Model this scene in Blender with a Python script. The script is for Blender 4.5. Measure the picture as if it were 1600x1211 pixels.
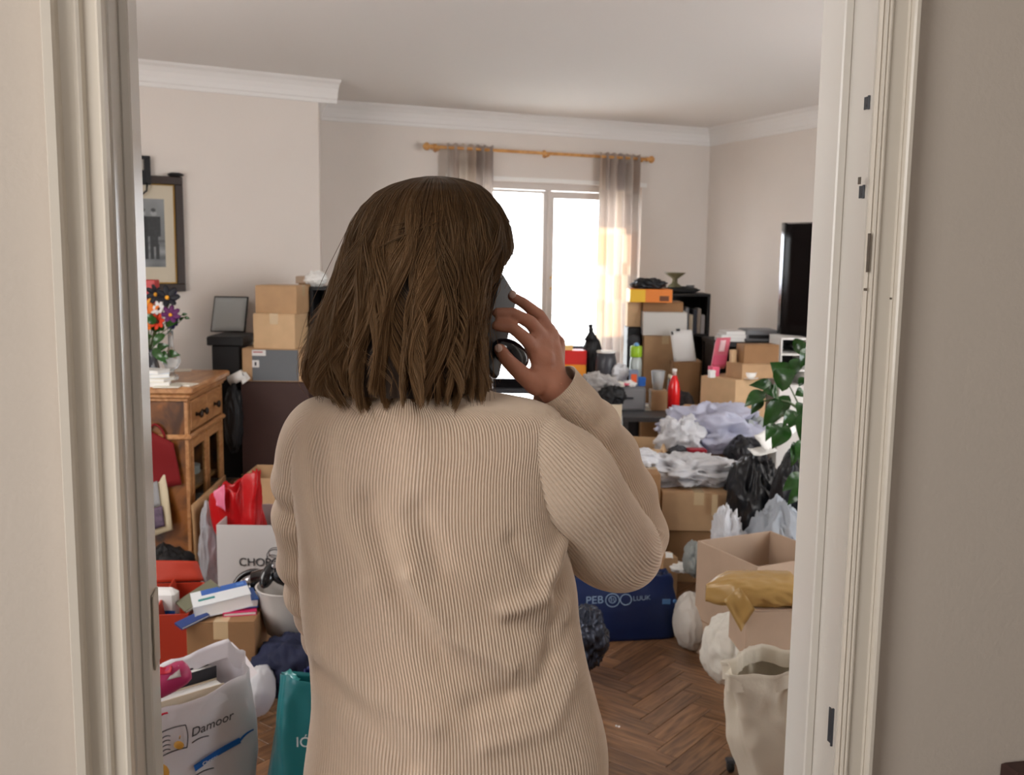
import bpy, bmesh, math, random
import numpy as np
from mathutils import Vector, Matrix, Euler, noise as mn
random.seed(7); rng = np.random.default_rng(7)
for o in list(bpy.data.objects): bpy.data.objects.remove(o)
S = bpy.context.scene; COL = S.collection
# ------------------------------------------------------------------ camera, world, lights, exposure
F_PX = 1556.; TH = math.radians(7.6); PH = math.radians(.74); EYE = 1.55
Fv = np.array([0, math.cos(TH), -math.sin(TH)]); R0 = np.array([1., 0, 0]); U0 = np.array([0, math.sin(TH), math.cos(TH)])
Rv = R0*math.cos(PH)+U0*math.sin(PH); Uv = U0*math.cos(PH)-R0*math.sin(PH); CAM = np.array([0, 0, EYE])
def ray(x, y): return Fv+Rv*(x-800)/F_PX-Uv*(y-605.5)/F_PX
def PY(x, y, Y): d = ray(x, y); return Vector(CAM+d*Y/d[1])
def PZ(x, y, z): d = ray(x, y); return Vector(CAM+d*(z-EYE)/d[2])
cd = bpy.data.cameras.new('camera'); cam = bpy.data.objects.new('camera', cd); COL.objects.link(cam)
cd.sensor_width = 36; cd.lens = F_PX/1600*36; cd.clip_start = .05; cd.clip_end = 200
cam.matrix_world = Matrix(((Rv[0], Uv[0], -Fv[0], 0), (Rv[1], Uv[1], -Fv[1], 0), (Rv[2], Uv[2], -Fv[2], EYE), (0, 0, 0, 1)))
cd.dof.use_dof = True; cd.dof.focus_distance = 1.32; cd.dof.aperture_fstop = 11
S.camera = cam
W = bpy.data.worlds.new('sky'); S.world = W; W.use_nodes = True
bgn = W.node_tree.nodes['Background']; bgn.inputs[0].default_value = (.90, .95, 1, 1); bgn.inputs[1].default_value = 9.0
S.view_settings.view_transform = 'Standard'; S.view_settings.look = 'None'; S.view_settings.gamma = 1
S.view_settings.use_curve_mapping = False; S.view_settings.exposure = 0.0
def area(name, loc, target, sx, sy, power, col=(1, 1, 1)):
    l = bpy.data.lights.new(name, 'AREA'); l.shape = 'RECTANGLE'; l.size = sx; l.size_y = sy; l.energy = power; l.color = col
    o = bpy.data.objects.new(name, l); COL.objects.link(o); o.location = loc
    o.rotation_euler = (Vector(target)-Vector(loc)).to_track_quat('-Z', 'Y').to_euler(); return o
# daylight of the hall's own window, behind and to the left of the photographer
area('hall_window_light', (-1.65, -.9, 1.75), (0.3, 1.3, 1.15), 1.2, 1.4, 36, (1, .97, .935))
area('hall_overhead_fill', (.5, -.7, 2.5), (.4, .6, .8), .7, .7, 9, (1, .95, .88))  # added overhead fill, softens the dark grooves of the casing
# added fill light near the right wall hidden by the door frame, no window
area('side_fill_light', (2.55, 4.3, 1.75), (-.9, 5.1, 1.0), 1.5, 1.4, 20, (1, .96, .92))
area('near_fill_light', (-2.3, 2.6, 1.7), (1.8, 7.4, 1.7), 1.3, 1.3, 34, (1, .96, .92))  # added fill to brighten the right and back walls, no window
sun = bpy.data.lights.new('sun', 'SUN'); sun.energy = 16; sun.angle = math.radians(4); sun.color = (1, .93, .82)
so = bpy.data.objects.new('sun', sun); COL.objects.link(so)
so.rotation_euler = Vector((-.62, -.78, -.42)).to_track_quat('-Z', 'Y').to_euler()

# ------------------------------------------------------------------ helpers
def lin(c): return tuple((v/255/12.92 if v/255 <= .04045 else ((v/255+.055)/1.055)**2.4) for v in c)
MATS = {}
def mat(name, rgb, rough=.6, metal=0, var=0, scale=8, bump=0, bscale=60, coat=0, trans=0, sheen=0, alpha=1, spec=.5, transl=0, ior=1.45, stretch=None):
    if name in MATS: return MATS[name]
    m = bpy.data.materials.new(name); m.use_nodes = True; nt = m.node_tree; b = nt.nodes['Principled BSDF']
    c = lin(rgb)+(1,); b.inputs['Base Color'].default_value = c; b.inputs['Roughness'].default_value = rough
    b.inputs['Metallic'].default_value = metal; b.inputs['Coat Weight'].default_value = coat; b.inputs['Transmission Weight'].default_value = trans
    b.inputs['Sheen Weight'].default_value = sheen; b.inputs['Alpha'].default_value = alpha; b.inputs['Specular IOR Level'].default_value = spec
    b.inputs['IOR'].default_value = ior
    tc = nt.nodes.new('ShaderNodeTexCoord'); mp = nt.nodes.new('ShaderNodeMapping'); nt.links.new(tc.outputs['Object'], mp.inputs[0])
    if stretch: mp.inputs['Scale'].default_value = stretch
    if var:
        n = nt.nodes.new('ShaderNodeTexNoise'); n.inputs['Scale'].default_value = scale; n.inputs['Detail'].default_value = 5
        nt.links.new(mp.outputs[0], n.inputs['Vector'])
        r = nt.nodes.new('ShaderNodeValToRGB'); r.color_ramp.elements[0].position = .3; r.color_ramp.elements[1].position = .7
        r.color_ramp.elements[0].color = tuple(v*(1-var) for v in c[:3])+(1,); r.color_ramp.elements[1].color = tuple(min(1, v*(1+var)) for v in c[:3])+(1,)
        nt.links.new(n.outputs[0], r.inputs[0]); nt.links.new(r.outputs[0], b.inputs['Base Color'])
    if bump:
        n = nt.nodes.new('ShaderNodeTexNoise'); n.inputs['Scale'].default_value = bscale; n.inputs['Detail'].default_value = 4
        nt.links.new(mp.outputs[0], n.inputs['Vector'])
        bp = nt.nodes.new('ShaderNodeBump'); bp.inputs['Strength'].default_value = bump; bp.inputs['Distance'].default_value = .01
        nt.links.new(n.outputs[0], bp.inputs['Height']); nt.links.new(bp.outputs[0], b.inputs['Normal'])
    if transl:
        t = nt.nodes.new('ShaderNodeBsdfTranslucent'); t.inputs[0].default_value = c; mx = nt.nodes.new('ShaderNodeMixShader'); mx.inputs[0].default_value = transl
        out = nt.nodes['Material Output']
        nt.links.new(b.outputs[0], mx.inputs[1]); nt.links.new(t.outputs[0], mx.inputs[2]); nt.links.new(mx.outputs[0], out.inputs[0])
    MATS[name] = m; return m
def attr_mat(name, rough=.6, coat=0, transl=0, attr='col', vary=0):
    if name in MATS: return MATS[name]
    m = mat(name, (200, 200, 200), rough, coat=coat, transl=transl); nt = m.node_tree
    a = nt.nodes.new('ShaderNodeAttribute'); a.attribute_name = attr; nt.links.new(a.outputs['Color'], nt.nodes['Principled BSDF'].inputs['Base Color'])
    for n in nt.nodes:
        if n.type == 'BSDF_TRANSLUCENT': nt.links.new(a.outputs['Color'], n.inputs[0])
    return m
def tag(o, label=None, cat=None, group=None, kind=None):
    if label: o['label'] = label
    if cat: o['category'] = cat
    if group: o['group'] = group
    if kind: o['kind'] = kind
    return o
def T(name, label, cat, loc=(0, 0, 0), rz=0, group=None):
    o = bpy.data.objects.new(name, None); o.empty_display_size = .05; COL.objects.link(o); o.location = loc; o.rotation_euler = (0, 0, rz)
    return tag(o, label, cat, group)
def WM(o):
    M = Matrix.LocRotScale(o.location, o.rotation_euler, o.scale) if o.type == 'EMPTY' else o.matrix_basis.copy()
    return M if o.parent is None else WM(o.parent) @ o.matrix_parent_inverse @ M
def link(name, me, m, parent=None, world=False):
    o = bpy.data.objects.new(name, me); COL.objects.link(o)
    if m is not None:
        me.materials.clear(); me.materials.append(m)
    if parent is not None:
        o.parent = parent
        if world:
            o.matrix_parent_inverse = WM(parent).inverted()
    return o
def mesh(name, v, f, m=None, parent=None, smooth=False, world=False, col=None):
    me = bpy.data.meshes.new(name); me.from_pydata([tuple(p) for p in v], [], [tuple(q) for q in f]); me.update()
    if smooth: me.shade_smooth()
    if col is not None:
        ca = me.color_attributes.new('col', 'FLOAT_COLOR', 'POINT'); ca.data.foreach_set('color', np.asarray(col, dtype=np.float32).ravel())
    return link(name, me, m, parent, world)
def gridmesh(name, P, m, parent=None, closed_u=False, smooth=True, world=False, col=None, uv=None, caps=False):
    """P: rows x cols x 3 numpy array"""
    r, c = P.shape[:2]; me = bpy.data.meshes.new(name)
    i, j = np.meshgrid(np.arange(r-1), np.arange(c if closed_u else c-1), indexing='ij'); j2 = (j+1) % c
    Fq = np.stack([i*c+j, i*c+j2, (i+1)*c+j2, (i+1)*c+j], -1).reshape(-1, 4).astype(np.int32)
    nf = len(Fq); me.vertices.add(r*c); me.vertices.foreach_set('co', P.astype(np.float32).ravel())
    me.loops.add(nf*4); me.loops.foreach_set('vertex_index', Fq.ravel()); me.polygons.add(nf)
    me.polygons.foreach_set('loop_start', np.arange(nf, dtype=np.int32)*4); me.polygons.foreach_set('loop_total', np.full(nf, 4, dtype=np.int32))
    me.update(calc_edges=True); me.validate()
    if smooth: me.shade_smooth()
    if col is not None:
        ca = me.color_attributes.new('col', 'FLOAT_COLOR', 'POINT'); ca.data.foreach_set('color', np.asarray(col, dtype=np.float32).ravel())
    return link(name, me, m, parent, world)
class MB:
    def __init__(s): s.v = []; s.f = []
    def add(s, v, f):
        n = len(s.v); s.v += [tuple(p) for p in v]; s.f += [tuple(i+n for i in q) for q in f]; return s
    def box(s, x0, x1, y0, y1, z0, z1, M=None):
        v = [Vector(p) for p in ((x0, y0, z0), (x1, y0, z0), (x1, y1, z0), (x0, y1, z0), (x0, y0, z1), (x1, y0, z1), (x1, y1, z1), (x0, y1, z1))]
        if M is not None: v = [M @ p for p in v]
        return s.add(v, [(0, 3, 2, 1), (4, 5, 6, 7), (0, 1, 5, 4), (1, 2, 6, 5), (2, 3, 7, 6), (3, 0, 4, 7)])
    def bbox(s, x0, x1, y0, y1, z0, z1, b=.004, M=None):
        """box with chamfered vertical and top edges"""
        b = min(b, (x1-x0)/2.2, (y1-y0)/2.2, (z1-z0)/2.2); rows = []
        for z, k in ((z0, b*.5), (z0+b*.5, 0), (z1-b, 0), (z1, b)):
            a = b*.6
            rows.append([(x0+k+a, y0+k, z), (x1-k-a, y0+k, z), (x1-k, y0+k+a, z), (x1-k, y1-k-a, z), (x1-k-a, y1-k, z), (x0+k+a, y1-k, z), (x0+k, y1-k-a, z), (x0+k, y0+k+a, z)])
        v = [Vector(p) for r in rows for p in r]
        if M is not None: v = [M @ p for p in v]
        f = [tuple(reversed(range(8))), tuple(24+i for i in range(8))]
        for r in range(3):
            for i in range(8): f.append((r*8+i, r*8+(i+1) % 8, (r+1)*8+(i+1) % 8, (r+1)*8+i))
        return s.add(v, f)
    def lathe(s, prof, n=24, c=(0, 0, 0), M=None, caps=True):
        v = []; f = []
        for (r, z) in prof:
            for k in range(n):
                a = 2*math.pi*k/n; v.append(Vector((c[0]+r*math.cos(a), c[1]+r*math.sin(a), c[2]+z)))
        for i in range(len(prof)-1):
            for k in range(n): f.append((i*n+k, i*n+(k+1) % n, (i+1)*n+(k+1) % n, (i+1)*n+k))
        if caps: f.append(tuple(reversed(range(n)))); f.append(tuple((len(prof)-1)*n+k for k in range(n)))
        if M is not None: v = [M @ p for p in v]
        return s.add(v, f)
    def tube(s, pts, rad, n=8, caps=True):
        pts = [Vector(p) for p in pts]; R = rad if isinstance(rad, (list, tuple)) else [rad]*len(pts)
        t = (pts[1]-pts[0]).normalized(); u = t.orthogonal().normalized(); v = []; f = []
        for i, p in enumerate(pts):
            t2 = (pts[min(i+1, len(pts)-1)]-pts[max(i-1, 0)]).normalized(); u = (u-t2*u.dot(t2)).normalized(); w = t2.cross(u)
            for k in range(n):
                a = 2*math.pi*k/n; v.append(p+(u*math.cos(a)+w*math.sin(a))*R[i])
        for i in range(len(pts)-1):
            for k in range(n): f.append((i*n+k, i*n+(k+1) % n, (i+1)*n+(k+1) % n, (i+1)*n+k))
        if caps: f.append(tuple(reversed(range(n)))); f.append(tuple((len(pts)-1)*n+k for k in range(n)))
        return s.add(v, f)
    def ball(s, c, r, n=12, M=None):
        rr = r if isinstance(r, (list, tuple)) else (r, r, r); v = []; f = []; m = n//2
        for i in range(1, m):
            th = math.pi*i/m
            for k in range(n):
                a = 2*math.pi*k/n; v.append(Vector((rr[0]*math.sin(th)*math.cos(a), rr[1]*math.sin(th)*math.sin(a), rr[2]*math.cos(th))))
        v += [Vector((0, 0, rr[2])), Vector((0, 0, -rr[2]))]; T0 = len(v)-2
        for i in range(m-2):
            for k in range(n): f.append((i*n+k, (i+1)*n+k, (i+1)*n+(k+1) % n, i*n+(k+1) % n))
        for k in range(n): f.append((T0, k, (k+1) % n)); f.append((T0+1, (m-2)*n+(k+1) % n, (m-2)*n+k))
        if M is not None: v = [M @ p for p in v]
        return s.add([p+Vector(c) for p in v], f)
    def go(s, name, m, parent=None, smooth=False, world=False): return mesh(name, s.v, s.f, m, parent, smooth, world)
def struct(o): o['kind'] = 'structure'; return o
def Rz(a, loc=(0, 0, 0)): return Matrix.Translation(loc) @ Matrix.Rotation(a, 4, 'Z')
def rgba(c): return lin(c)+(1,)
def text(body, size, loc, xdir, up, m, parent, name='lettering', shear=0, sx=1):
    cu = bpy.data.curves.new(name, 'FONT'); cu.body = body; cu.size = size; cu.extrude = .0006; cu.align_x = 'LEFT'; cu.shear = shear
    tmp = link('tmp', cu, m); me_ = bpy.data.meshes.new_from_object(tmp.evaluated_get(bpy.context.evaluated_depsgraph_get())); bpy.data.objects.remove(tmp); me_.name = name
    o = link(name, me_, m, parent, True); x = Vector(xdir).normalized(); u = Vector(up); z = x.cross(u).normalized(); y = z.cross(x).normalized()
    o.matrix_basis = Matrix(((x[0]*sx, y[0], z[0], loc[0]), (x[1]*sx, y[1], z[1], loc[1]), (x[2]*sx, y[2], z[2], loc[2]), (0, 0, 0, 1))); return o

# ------------------------------------------------------------------ materials
wallm = mat('wall_paint', (222, 213, 205), .85, bump=.06, bscale=120, var=.015, scale=3)
hallm = mat('hall_paint', (206, 195, 184), .85, bump=.08, bscale=160, var=.02, scale=2)
ceilm = mat('ceiling_paint', (232, 229, 226), .9, bump=.04, bscale=100)
trimm = mat('trim_gloss', (226, 217, 204), .32, bump=.04, bscale=25, coat=.2)
jambm = mat('jamb_gloss', (222, 216, 208), .28, bump=.03, bscale=20, coat=.2)
white = mat('white_paint', (238, 236, 232), .4)
kraft = mat('kraft_card', (186, 150, 112), .75, var=.06, scale=14, bump=.03, bscale=90)
kraft_l = mat('kraft_light', (210, 176, 136), .75, var=.05, scale=14)
kraft_d = mat('kraft_dark', (150, 112, 76), .78, var=.07, scale=12)
taupe = mat('taupe_card', (190, 165, 143), .75, var=.05, scale=10)
tape = mat('packing_tape', (205, 178, 140), .25, coat=.5)
whitec = mat('white_card', (226, 224, 222), .6, var=.02)
paper = mat('paper', (240, 239, 236), .7)
plast = mat('white_plastic_film', (232, 232, 236), .35, transl=.25, bump=.2, bscale=30)
lilac = mat('lilac_plastic_film', (206, 207, 226), .3, transl=.35, bump=.25, bscale=25)
clearp = mat('clear_plastic_film', (228, 232, 240), .16, trans=.55, alpha=.75, bump=.3, bscale=30, ior=1.1)
blackp = mat('black_bag_film', (22, 24, 30), .33, bump=.3, bscale=35)
blackm = mat('black_matt', (20, 20, 23), .55)
blackg = mat('black_gloss', (14, 14, 18), .15, coat=.5)
darkbrown = mat('dark_brown_board', (66, 44, 40), .6, var=.08)
grey = mat('grey_plastic', (120, 122, 126), .5)
greyd = mat('dark_grey_plastic', (62, 64, 70), .45)
greyl = mat('light_grey_board', (168, 172, 172), .6)
slate = mat('slate_label', (104, 108, 112), .6)
silver = mat('silver_metal', (190, 190, 195), .25, 1)
gold = mat('gold_metal', (190, 150, 80), .3, 1)
redp = mat('red_plastic', (190, 18, 24), .32, transl=.12, bump=.15, bscale=30)
redc = mat('red_card', (172, 50, 26), .55)
redcloth = mat('red_cloth', (120, 10, 16), .8)
bluec = mat('blue_print', (40, 96, 178), .4)
navy = mat('navy_bag', (22, 46, 104), .45, bump=.15, bscale=25)
navycloth = mat('navy_denim', (27, 32, 60), .8, var=.2, scale=20)
teal = mat('teal_film', (34, 118, 124), .35, bump=.1, bscale=20)
pink = mat('pink_card', (222, 108, 128), .5)
magenta = mat('magenta_print', (176, 48, 96), .4)
orange = mat('orange_card', (232, 132, 50), .5)
yellow = mat('yellow_card', (240, 190, 50), .5)
cloth_w = mat('white_cloth', (226, 222, 212), .85, bump=.1, bscale=60)
cloth_g = mat('grey_cloth', (150, 148, 146), .85)
goldp = mat('gold_wrap', (184, 148, 88), .34, .05, bump=.2, bscale=20, coat=.2)
glassm = mat('clear_glass', (245, 250, 250), .02, trans=1, ior=1.45)
leafm = mat('leaf_green', (38, 78, 30), .25, coat=.35, var=.25, scale=10)
stemm = mat('stem_green', (66, 84, 40), .5)
terr = mat('terracotta', (150, 84, 58), .7, var=.1)
ink = mat('ink', (40, 40, 44), .5)
inkw = mat('white_ink', (225, 228, 232), .5)
limec = mat('lime_plastic', (150, 190, 40), .35)
def wood_mat(name, a, b, rough=.3, sc=(3, 3, 3), wave=0.0, coat=.2):
    m = mat(name, a, rough, coat=coat); nt = m.node_tree; bs = nt.nodes['Principled BSDF']; mp = [n for n in nt.nodes if n.type == 'MAPPING'][0]
    mp.inputs['Scale'].default_value = sc
    n = nt.nodes.new('ShaderNodeTexNoise'); n.inputs['Scale'].default_value = 3; n.inputs['Detail'].default_value = 8; n.inputs['Distortion'].default_value = 1.2
    r = nt.nodes.new('ShaderNodeValToRGB'); r.color_ramp.elements[0].position = .35; r.color_ramp.elements[1].position = .66
    r.color_ramp.elements[0].color = rgba(a); r.color_ramp.elements[1].color = rgba(b)
    nt.links.new(mp.outputs[0], n.inputs['Vector']); nt.links.new(n.outputs[0], r.inputs[0]); nt.links.new(r.outputs[0], bs.inputs['Base Color']); return m
burl = wood_mat('burl_veneer', (70, 40, 16), (150, 92, 40), .3, (3, 3, 2.2))
wood = wood_mat('honey_wood', (166, 114, 70), (198, 146, 98), .35, (9, 2, 9))
pine = wood_mat('pine_wood', (196, 138, 76), (226, 172, 104), .4, (2, 14, 4))

# ------------------------------------------------------------------ room geometry
ZC = 2.6; ZK = 2.5
A = PZ(500, 180, ZK); B = PZ(1110, 222, ZK); L1 = PZ(497, 151, ZK); L0 = PZ(213, 124, ZK)
for p in (A, B, L1, L0): p.z = 0
u = (B-A).normalized(); nrm = Vector((u.y, -u.x, 0))
Rd = (PZ(1280, 191, ZK)-Vector((B.x, B.y, ZK))); Rd.z = 0; Rd.normalize()
R1 = B+Rd*6.9; ul = (L0-L1).normalized(); LL = L1+ul*1.75
LD = Vector((LL.x-.15, 1.0, 0))
WIN = {}
def onback(px, py, off=0):
    a = A+nrm*off; d = Vector(ray(px, py)); o = Vector(CAM); t = (a-Vector((o.x, o.y, 0))).dot(nrm)/(Vector((d.x, d.y, 0)).dot(nrm)); return o+d*t
def wallseg(name, a, b, z0, z1, m, th=.1, side=1, parent=None):
    """wall from a to b, thickness to the outside (side: sign of the left normal)"""
    d = (b-a).normalized(); n = Vector((-d.y, d.x, 0))*side*th
    v = [a, b, b+n, a+n]; v = [Vector((p.x, p.y, z0)) for p in v]+[Vector((p.x, p.y, z1)) for p in v]
    return mesh(name, v, [(0, 3, 2, 1), (4, 5, 6, 7), (0, 1, 5, 4), (1, 2, 6, 5), (2, 3, 7, 6), (3, 0, 4, 7)], m, parent)
# back wall with the window opening
w0 = (onback(704, 400)-A).dot(u); w1 = (onback(1000, 400)-A).dot(u); wtop = onback(850, 286).z; wbot = .12; wl = (B-A).length
mb = MB()
Mw = Matrix(((u.x, -nrm.x, 0, A.x), (u.y, -nrm.y, 0, A.y), (0, 0, 1, 0), (0, 0, 0, 1)))   # local x along wall, y outward
mb.box(-.1, w0, 0, .22, 0, ZC+.05, Mw).box(w1, wl+.12, 0, .22, 0, ZC+.05, Mw).box(w0, w1, 0, .22, wtop, ZC+.05, Mw).box(w0, w1, 0, .22, 0, wbot, Mw)
struct(mb.go('wall_back', wallm))
struct(wallseg('wall_right', B, R1, 0, ZC+.05, wallm, .12, 1))
struct(wallseg('wall_chimney', L1, LL, 0, ZC+.05, wallm, .1, -1))
struct(wallseg('wall_return', L1-ul*.0, A+nrm*0, 0, ZC+.05, wallm, .1, 1))
struct(wallseg('wall_left', LD, LL, 0, ZC+.05, wallm, .1, 1))
# cornice: stepped coved moulding along each wall
def cornice(name, a, b, side):
    d = (b-a).normalized(); n = Vector((-d.y, d.x, 0))*side
    prof = [(0, ZK-.035), (.006, ZK-.033), (.008, ZK-.012), (.014, ZK-.006), (.02, ZK+.02), (.034, ZK+.05), (.055, ZK+.075), (.075, ZK+.088), (.085, ZK+.1), (0, ZK+.1)]
    v = []; 
    for e, p in ((0, a-d*.0), (1, b+d*.0)):
        for (o, z) in prof: v.append(Vector((p.x, p.y, z))+n*o+d*(o*0))
    k = len(prof); f = [(i, (i+1) % k, k+(i+1) % k, k+i) for i in range(k)]+[tuple(range(k)), tuple(reversed(range(k, 2*k)))]
    return struct(mesh(name, v, f, ceilm))
cornice('trim_1', A-u*.05, B, -1); cornice('trim_2', B, R1, -1); cornice('trim_3', L1-ul*.12, LL, 1); cornice('trim_4', L1, A, -1)
# ceilings
mb = MB(); mb.box(-3.6, 4.6, -3, 9.2, ZC, ZC+.1); struct(mb.go('ceiling', ceilm))
# skirting
def skirt(name, a, b, side):
    d = (b-a).normalized(); n = Vector((-d.y, d.x, 0))*side
    mb = MB(); M = Matrix(((d.x, n.x, 0, a.x), (d.y, n.y, 0, a.y), (0, 0, 1, 0), (0, 0, 0, 1))); L = (b-a).length
    mb.box(0, L, 0, .016, 0, .1, M).box(0, L, 0, .01, .1, .115, M); return struct(mb.go(name, white))
skirt('baseboard_back', A, A+u*w0, -1); skirt('baseboard_right', B, R1, -1); skirt('baseboard_left', L1, LL, 1)
# exterior
mb = MB(); mb.box(-12, 14, 8.9, 30, -.3, -.2); struct(mb.go('ground_outside', mat('pale_paving', (225, 225, 222), .8)))
# floor: herringbone oak blocks
PL, PW = .30, .075
floorm = mat('parquet_oak', (120, 78, 46), .34, coat=.25)
nt = floorm.node_tree; bs = nt.nodes['Principled BSDF']; tc = [n for n in nt.nodes if n.type == 'TEX_COORD'][0]; mp = [n for n in nt.nodes if n.type == 'MAPPING'][0]
uvn = nt.nodes.new('ShaderNodeUVMap'); uvn.uv_map = 'UVMap'; geo = nt.nodes.new('ShaderNodeNewGeometry'); oi = nt.nodes.new('ShaderNodeObjectInfo')
nz = nt.nodes.new('ShaderNodeTexNoise'); nz.noise_dimensions = '4D'; nz.inputs['Scale'].default_value = 1; nz.inputs['Detail'].default_value = 6; nz.inputs['Distortion'].default_value = .6
mp.inputs['Scale'].default_value = (7, 60, 1); nt.links.new(uvn.outputs[0], mp.inputs[0]); nt.links.new(mp.outputs[0], nz.inputs['Vector'])
ad = nt.nodes.new('ShaderNodeMath'); ad.operation = 'ADD'; nt.links.new(geo.outputs['Random Per Island'], ad.inputs[0]); nt.links.new(oi.outputs['Random'], ad.inputs[1])
fr = nt.nodes.new('ShaderNodeMath'); fr.operation = 'FRACT'; nt.links.new(ad.outputs[0], fr.inputs[0])
ml = nt.nodes.new('ShaderNodeMath'); ml.operation = 'MULTIPLY'; ml.inputs[1].default_value = 50; nt.links.new(fr.outputs[0], ml.inputs[0]); nt.links.new(ml.outputs[0], nz.inputs['W'])
r1 = nt.nodes.new('ShaderNodeValToRGB'); r1.color_ramp.elements[0].position = .34; r1.color_ramp.elements[1].position = .68
r1.color_ramp.elements[0].color = rgba((100, 69, 46)); r1.color_ramp.elements[1].color = rgba((154, 114, 80)); nt.links.new(nz.outputs[0], r1.inputs[0])
r2 = nt.nodes.new('ShaderNodeMapRange'); r2.inputs[3].default_value = .72; r2.inputs[4].default_value = 1.15; nt.links.new(fr.outputs[0], r2.inputs[0])
mx = nt.nodes.new('ShaderNodeMix'); mx.data_type = 'RGBA'; mx.blend_type = 'MULTIPLY'; mx.inputs[0].default_value = 1
nt.links.new(r1.outputs[0], mx.inputs[6]); nt.links.new(r2.outputs[0], mx.inputs[7]); nt.links.new(mx.outputs[2], bs.inputs['Base Color'])
fl = MB(); fl.box(-3.6, 4.6, -3, 9.2, -.06, -.004)
floor = struct(fl.go('floor', mat('subfloor_dark', (46, 30, 20), .7)))
def plank_geo():
    g = .0008; b = .0015
    v = [(g, g, 0), (PL-g, g, 0), (PL-g, PW-g, 0), (g, PW-g, 0), (g+b, g+b, b), (PL-g-b, g+b, b), (PL-g-b, PW-g-b, b), (g+b, PW-g-b, b)]
    v = [(x, y, z-b) for x, y, z in v]
    return v, [(4, 5, 6, 7), (0, 1, 5, 4), (1, 2, 6, 5), (2, 3, 7, 6), (3, 0, 4, 7)]
pv, pf = plank_geo(); FA = math.radians(52)
def seen(c):
    k = (Vector((c.x, c.y, 0))-Vector(CAM)); z = k.dot(Vector(Fv)); 
    if z < .3: return None
    return 800+F_PX*k.dot(Vector(Rv))/z, 605-F_PX*k.dot(Vector(Uv))/z
cand = []
for i in range(-110, 130):
    for j in range(-24, 26):
        ox, oy = i*PW+j*PL, i*PW-j*PL
        for typ in (0, 1):
            M = Matrix.Rotation(FA-math.radians(45)+math.radians(45), 4, 'Z') @ Matrix.Translation((ox, oy, 0))
            if typ: M = M @ Matrix.Translation((PW, PW, 0)) @ Matrix.Rotation(math.pi/2, 4, 'Z')
            M = Matrix.Translation((.9, 3.4, 0)) @ M
            c = M @ Vector((PL/2, PW/2, 0))
            if -3.5 < c.x < 4.5 and .95 < c.y < 8.6: cand.append((M, c))
def prio(t):
    s = seen(t[1]); 
    if s is None: return 1e9
    x, y = s; 
    inside = (905 < x < 1140 and 985 < y < 1235) or (385 < x < 440 and 1080 < y < 1230) or (1020 < x < 1120 and 870 < y < 1000)
    return (0 if inside else 1000)+t[1].y
cand.sort(key=prio)
pm = bpy.data.meshes.new('plank'); pm.from_pydata(pv, [], pf); pm.update(); pm.materials.append(floorm)
uvl = pm.uv_layers.new(name='UVMap')
for l in pm.loops: uvl.data[l.index].uv = pm.vertices[l.vertex_index].co[:2]
for M, c in cand[:290]:
    o = bpy.data.objects.new('plank', pm); COL.objects.link(o); o.parent = floor; o.matrix_basis = M
vv = []; ff = []; uvs = []
for M, c in cand[290:]:
    n = len(vv); vv += [tuple(M @ Vector(p)) for p in pv]; ff += [tuple(i+n for i in q) for q in pf]; uvs += [p[:2] for p in pv]
o = mesh('parquet_blocks', vv, ff, floorm, floor); o['kind'] = 'stuff'
ul_ = o.data.uv_layers.new(name='UVMap')
for l in o.data.loops: ul_.data[l.index].uv = uvs[l.vertex_index]

# ------------------------------------------------------------------ door wall, casing, jamb
DA = math.radians(10.9); dt = Vector((math.cos(DA), math.sin(DA), 0)); dn = Vector((-math.sin(DA), math.cos(DA), 0))
DP = PY(190, 600, 1.0); 
# plane of the wall face (hall side) passes through the left inner casing edge
def ondoor(px, py, off=0):
    a = Vector((DP.x, DP.y, 0))+dn*off; d = Vector(ray(px, py)); t = a.dot(dn)/Vector((d.x, d.y, 0)).dot(dn); return Vector(CAM)+d*t
def dcoord(p): return (Vector((p.x, p.y, 0))-Vector((DP.x, DP.y, 0))).dot(dt)
xl = dcoord(ondoor(192, 605)); xr = dcoord(ondoor(1337, 605)); dh = 2.08; TK = .105
Md = Matrix(((dt.x, dn.x, 0, DP.x), (dt.y, dn.y, 0, DP.y), (0, 0, 1, 0), (0, 0, 0, 1)))
mb = MB(); mb.box(-2.4, xl-.012, .012, TK, 0, ZC, Md).box(xr+.012, 3.4, .012, TK, 0, ZC, Md).box(xl-.012, xr+.012, .012, TK, dh+.012, ZC, Md)
struct(mb.go('wall_door', hallm))
door1 = MB()
# jamb lining with a stop
door1.box(xl-.012, xl, 0, TK, 0, dh, Md).box(xl-.012, xr+.012, 0, TK, dh, dh+.012, Md)
door1.bbox(xl, xl+.010, .045, TK-.005, 0, dh-.012, .003, Md)
dj = struct(door1.go('door_1', jambm))
mb = MB(); mb.box(xr, xr+.012, 0, TK, 0, dh, Md).bbox(xr-.012, xr, .05, TK, 0, dh-.012, .003, Md).go('jamb_lining', jambm, dj, world=True)
mb = MB(); mb.box(xl+.0, xr-.0, .05, TK-.005, dh-.012, dh, Md).go('head_stop', jambm, dj, world=True)
def casing(x_in, x_out, prof, name):
    """prof: list of (t from inner 0 to outer 1, projection)"""
    v = []; 
    for z in (0, dh+.1):
        for (t, h) in prof: v.append(Md @ Vector((x_in+(x_out-x_in)*t, -h, z)))
        v.append(Md @ Vector((x_out, .012, z))); v.append(Md @ Vector((x_in, .012, z)))
    k = len(prof)+2; f = [(i, (i+1) % k, k+(i+1) % k, k+i) for i in range(k)]+[tuple(range(k)), tuple(reversed(range(k, 2*k)))]
    mesh(name, v, f, trimm, dj, world=True)
xlo = dcoord(ondoor(97, 605)); xro = dcoord(ondoor(1391, 605))
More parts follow.
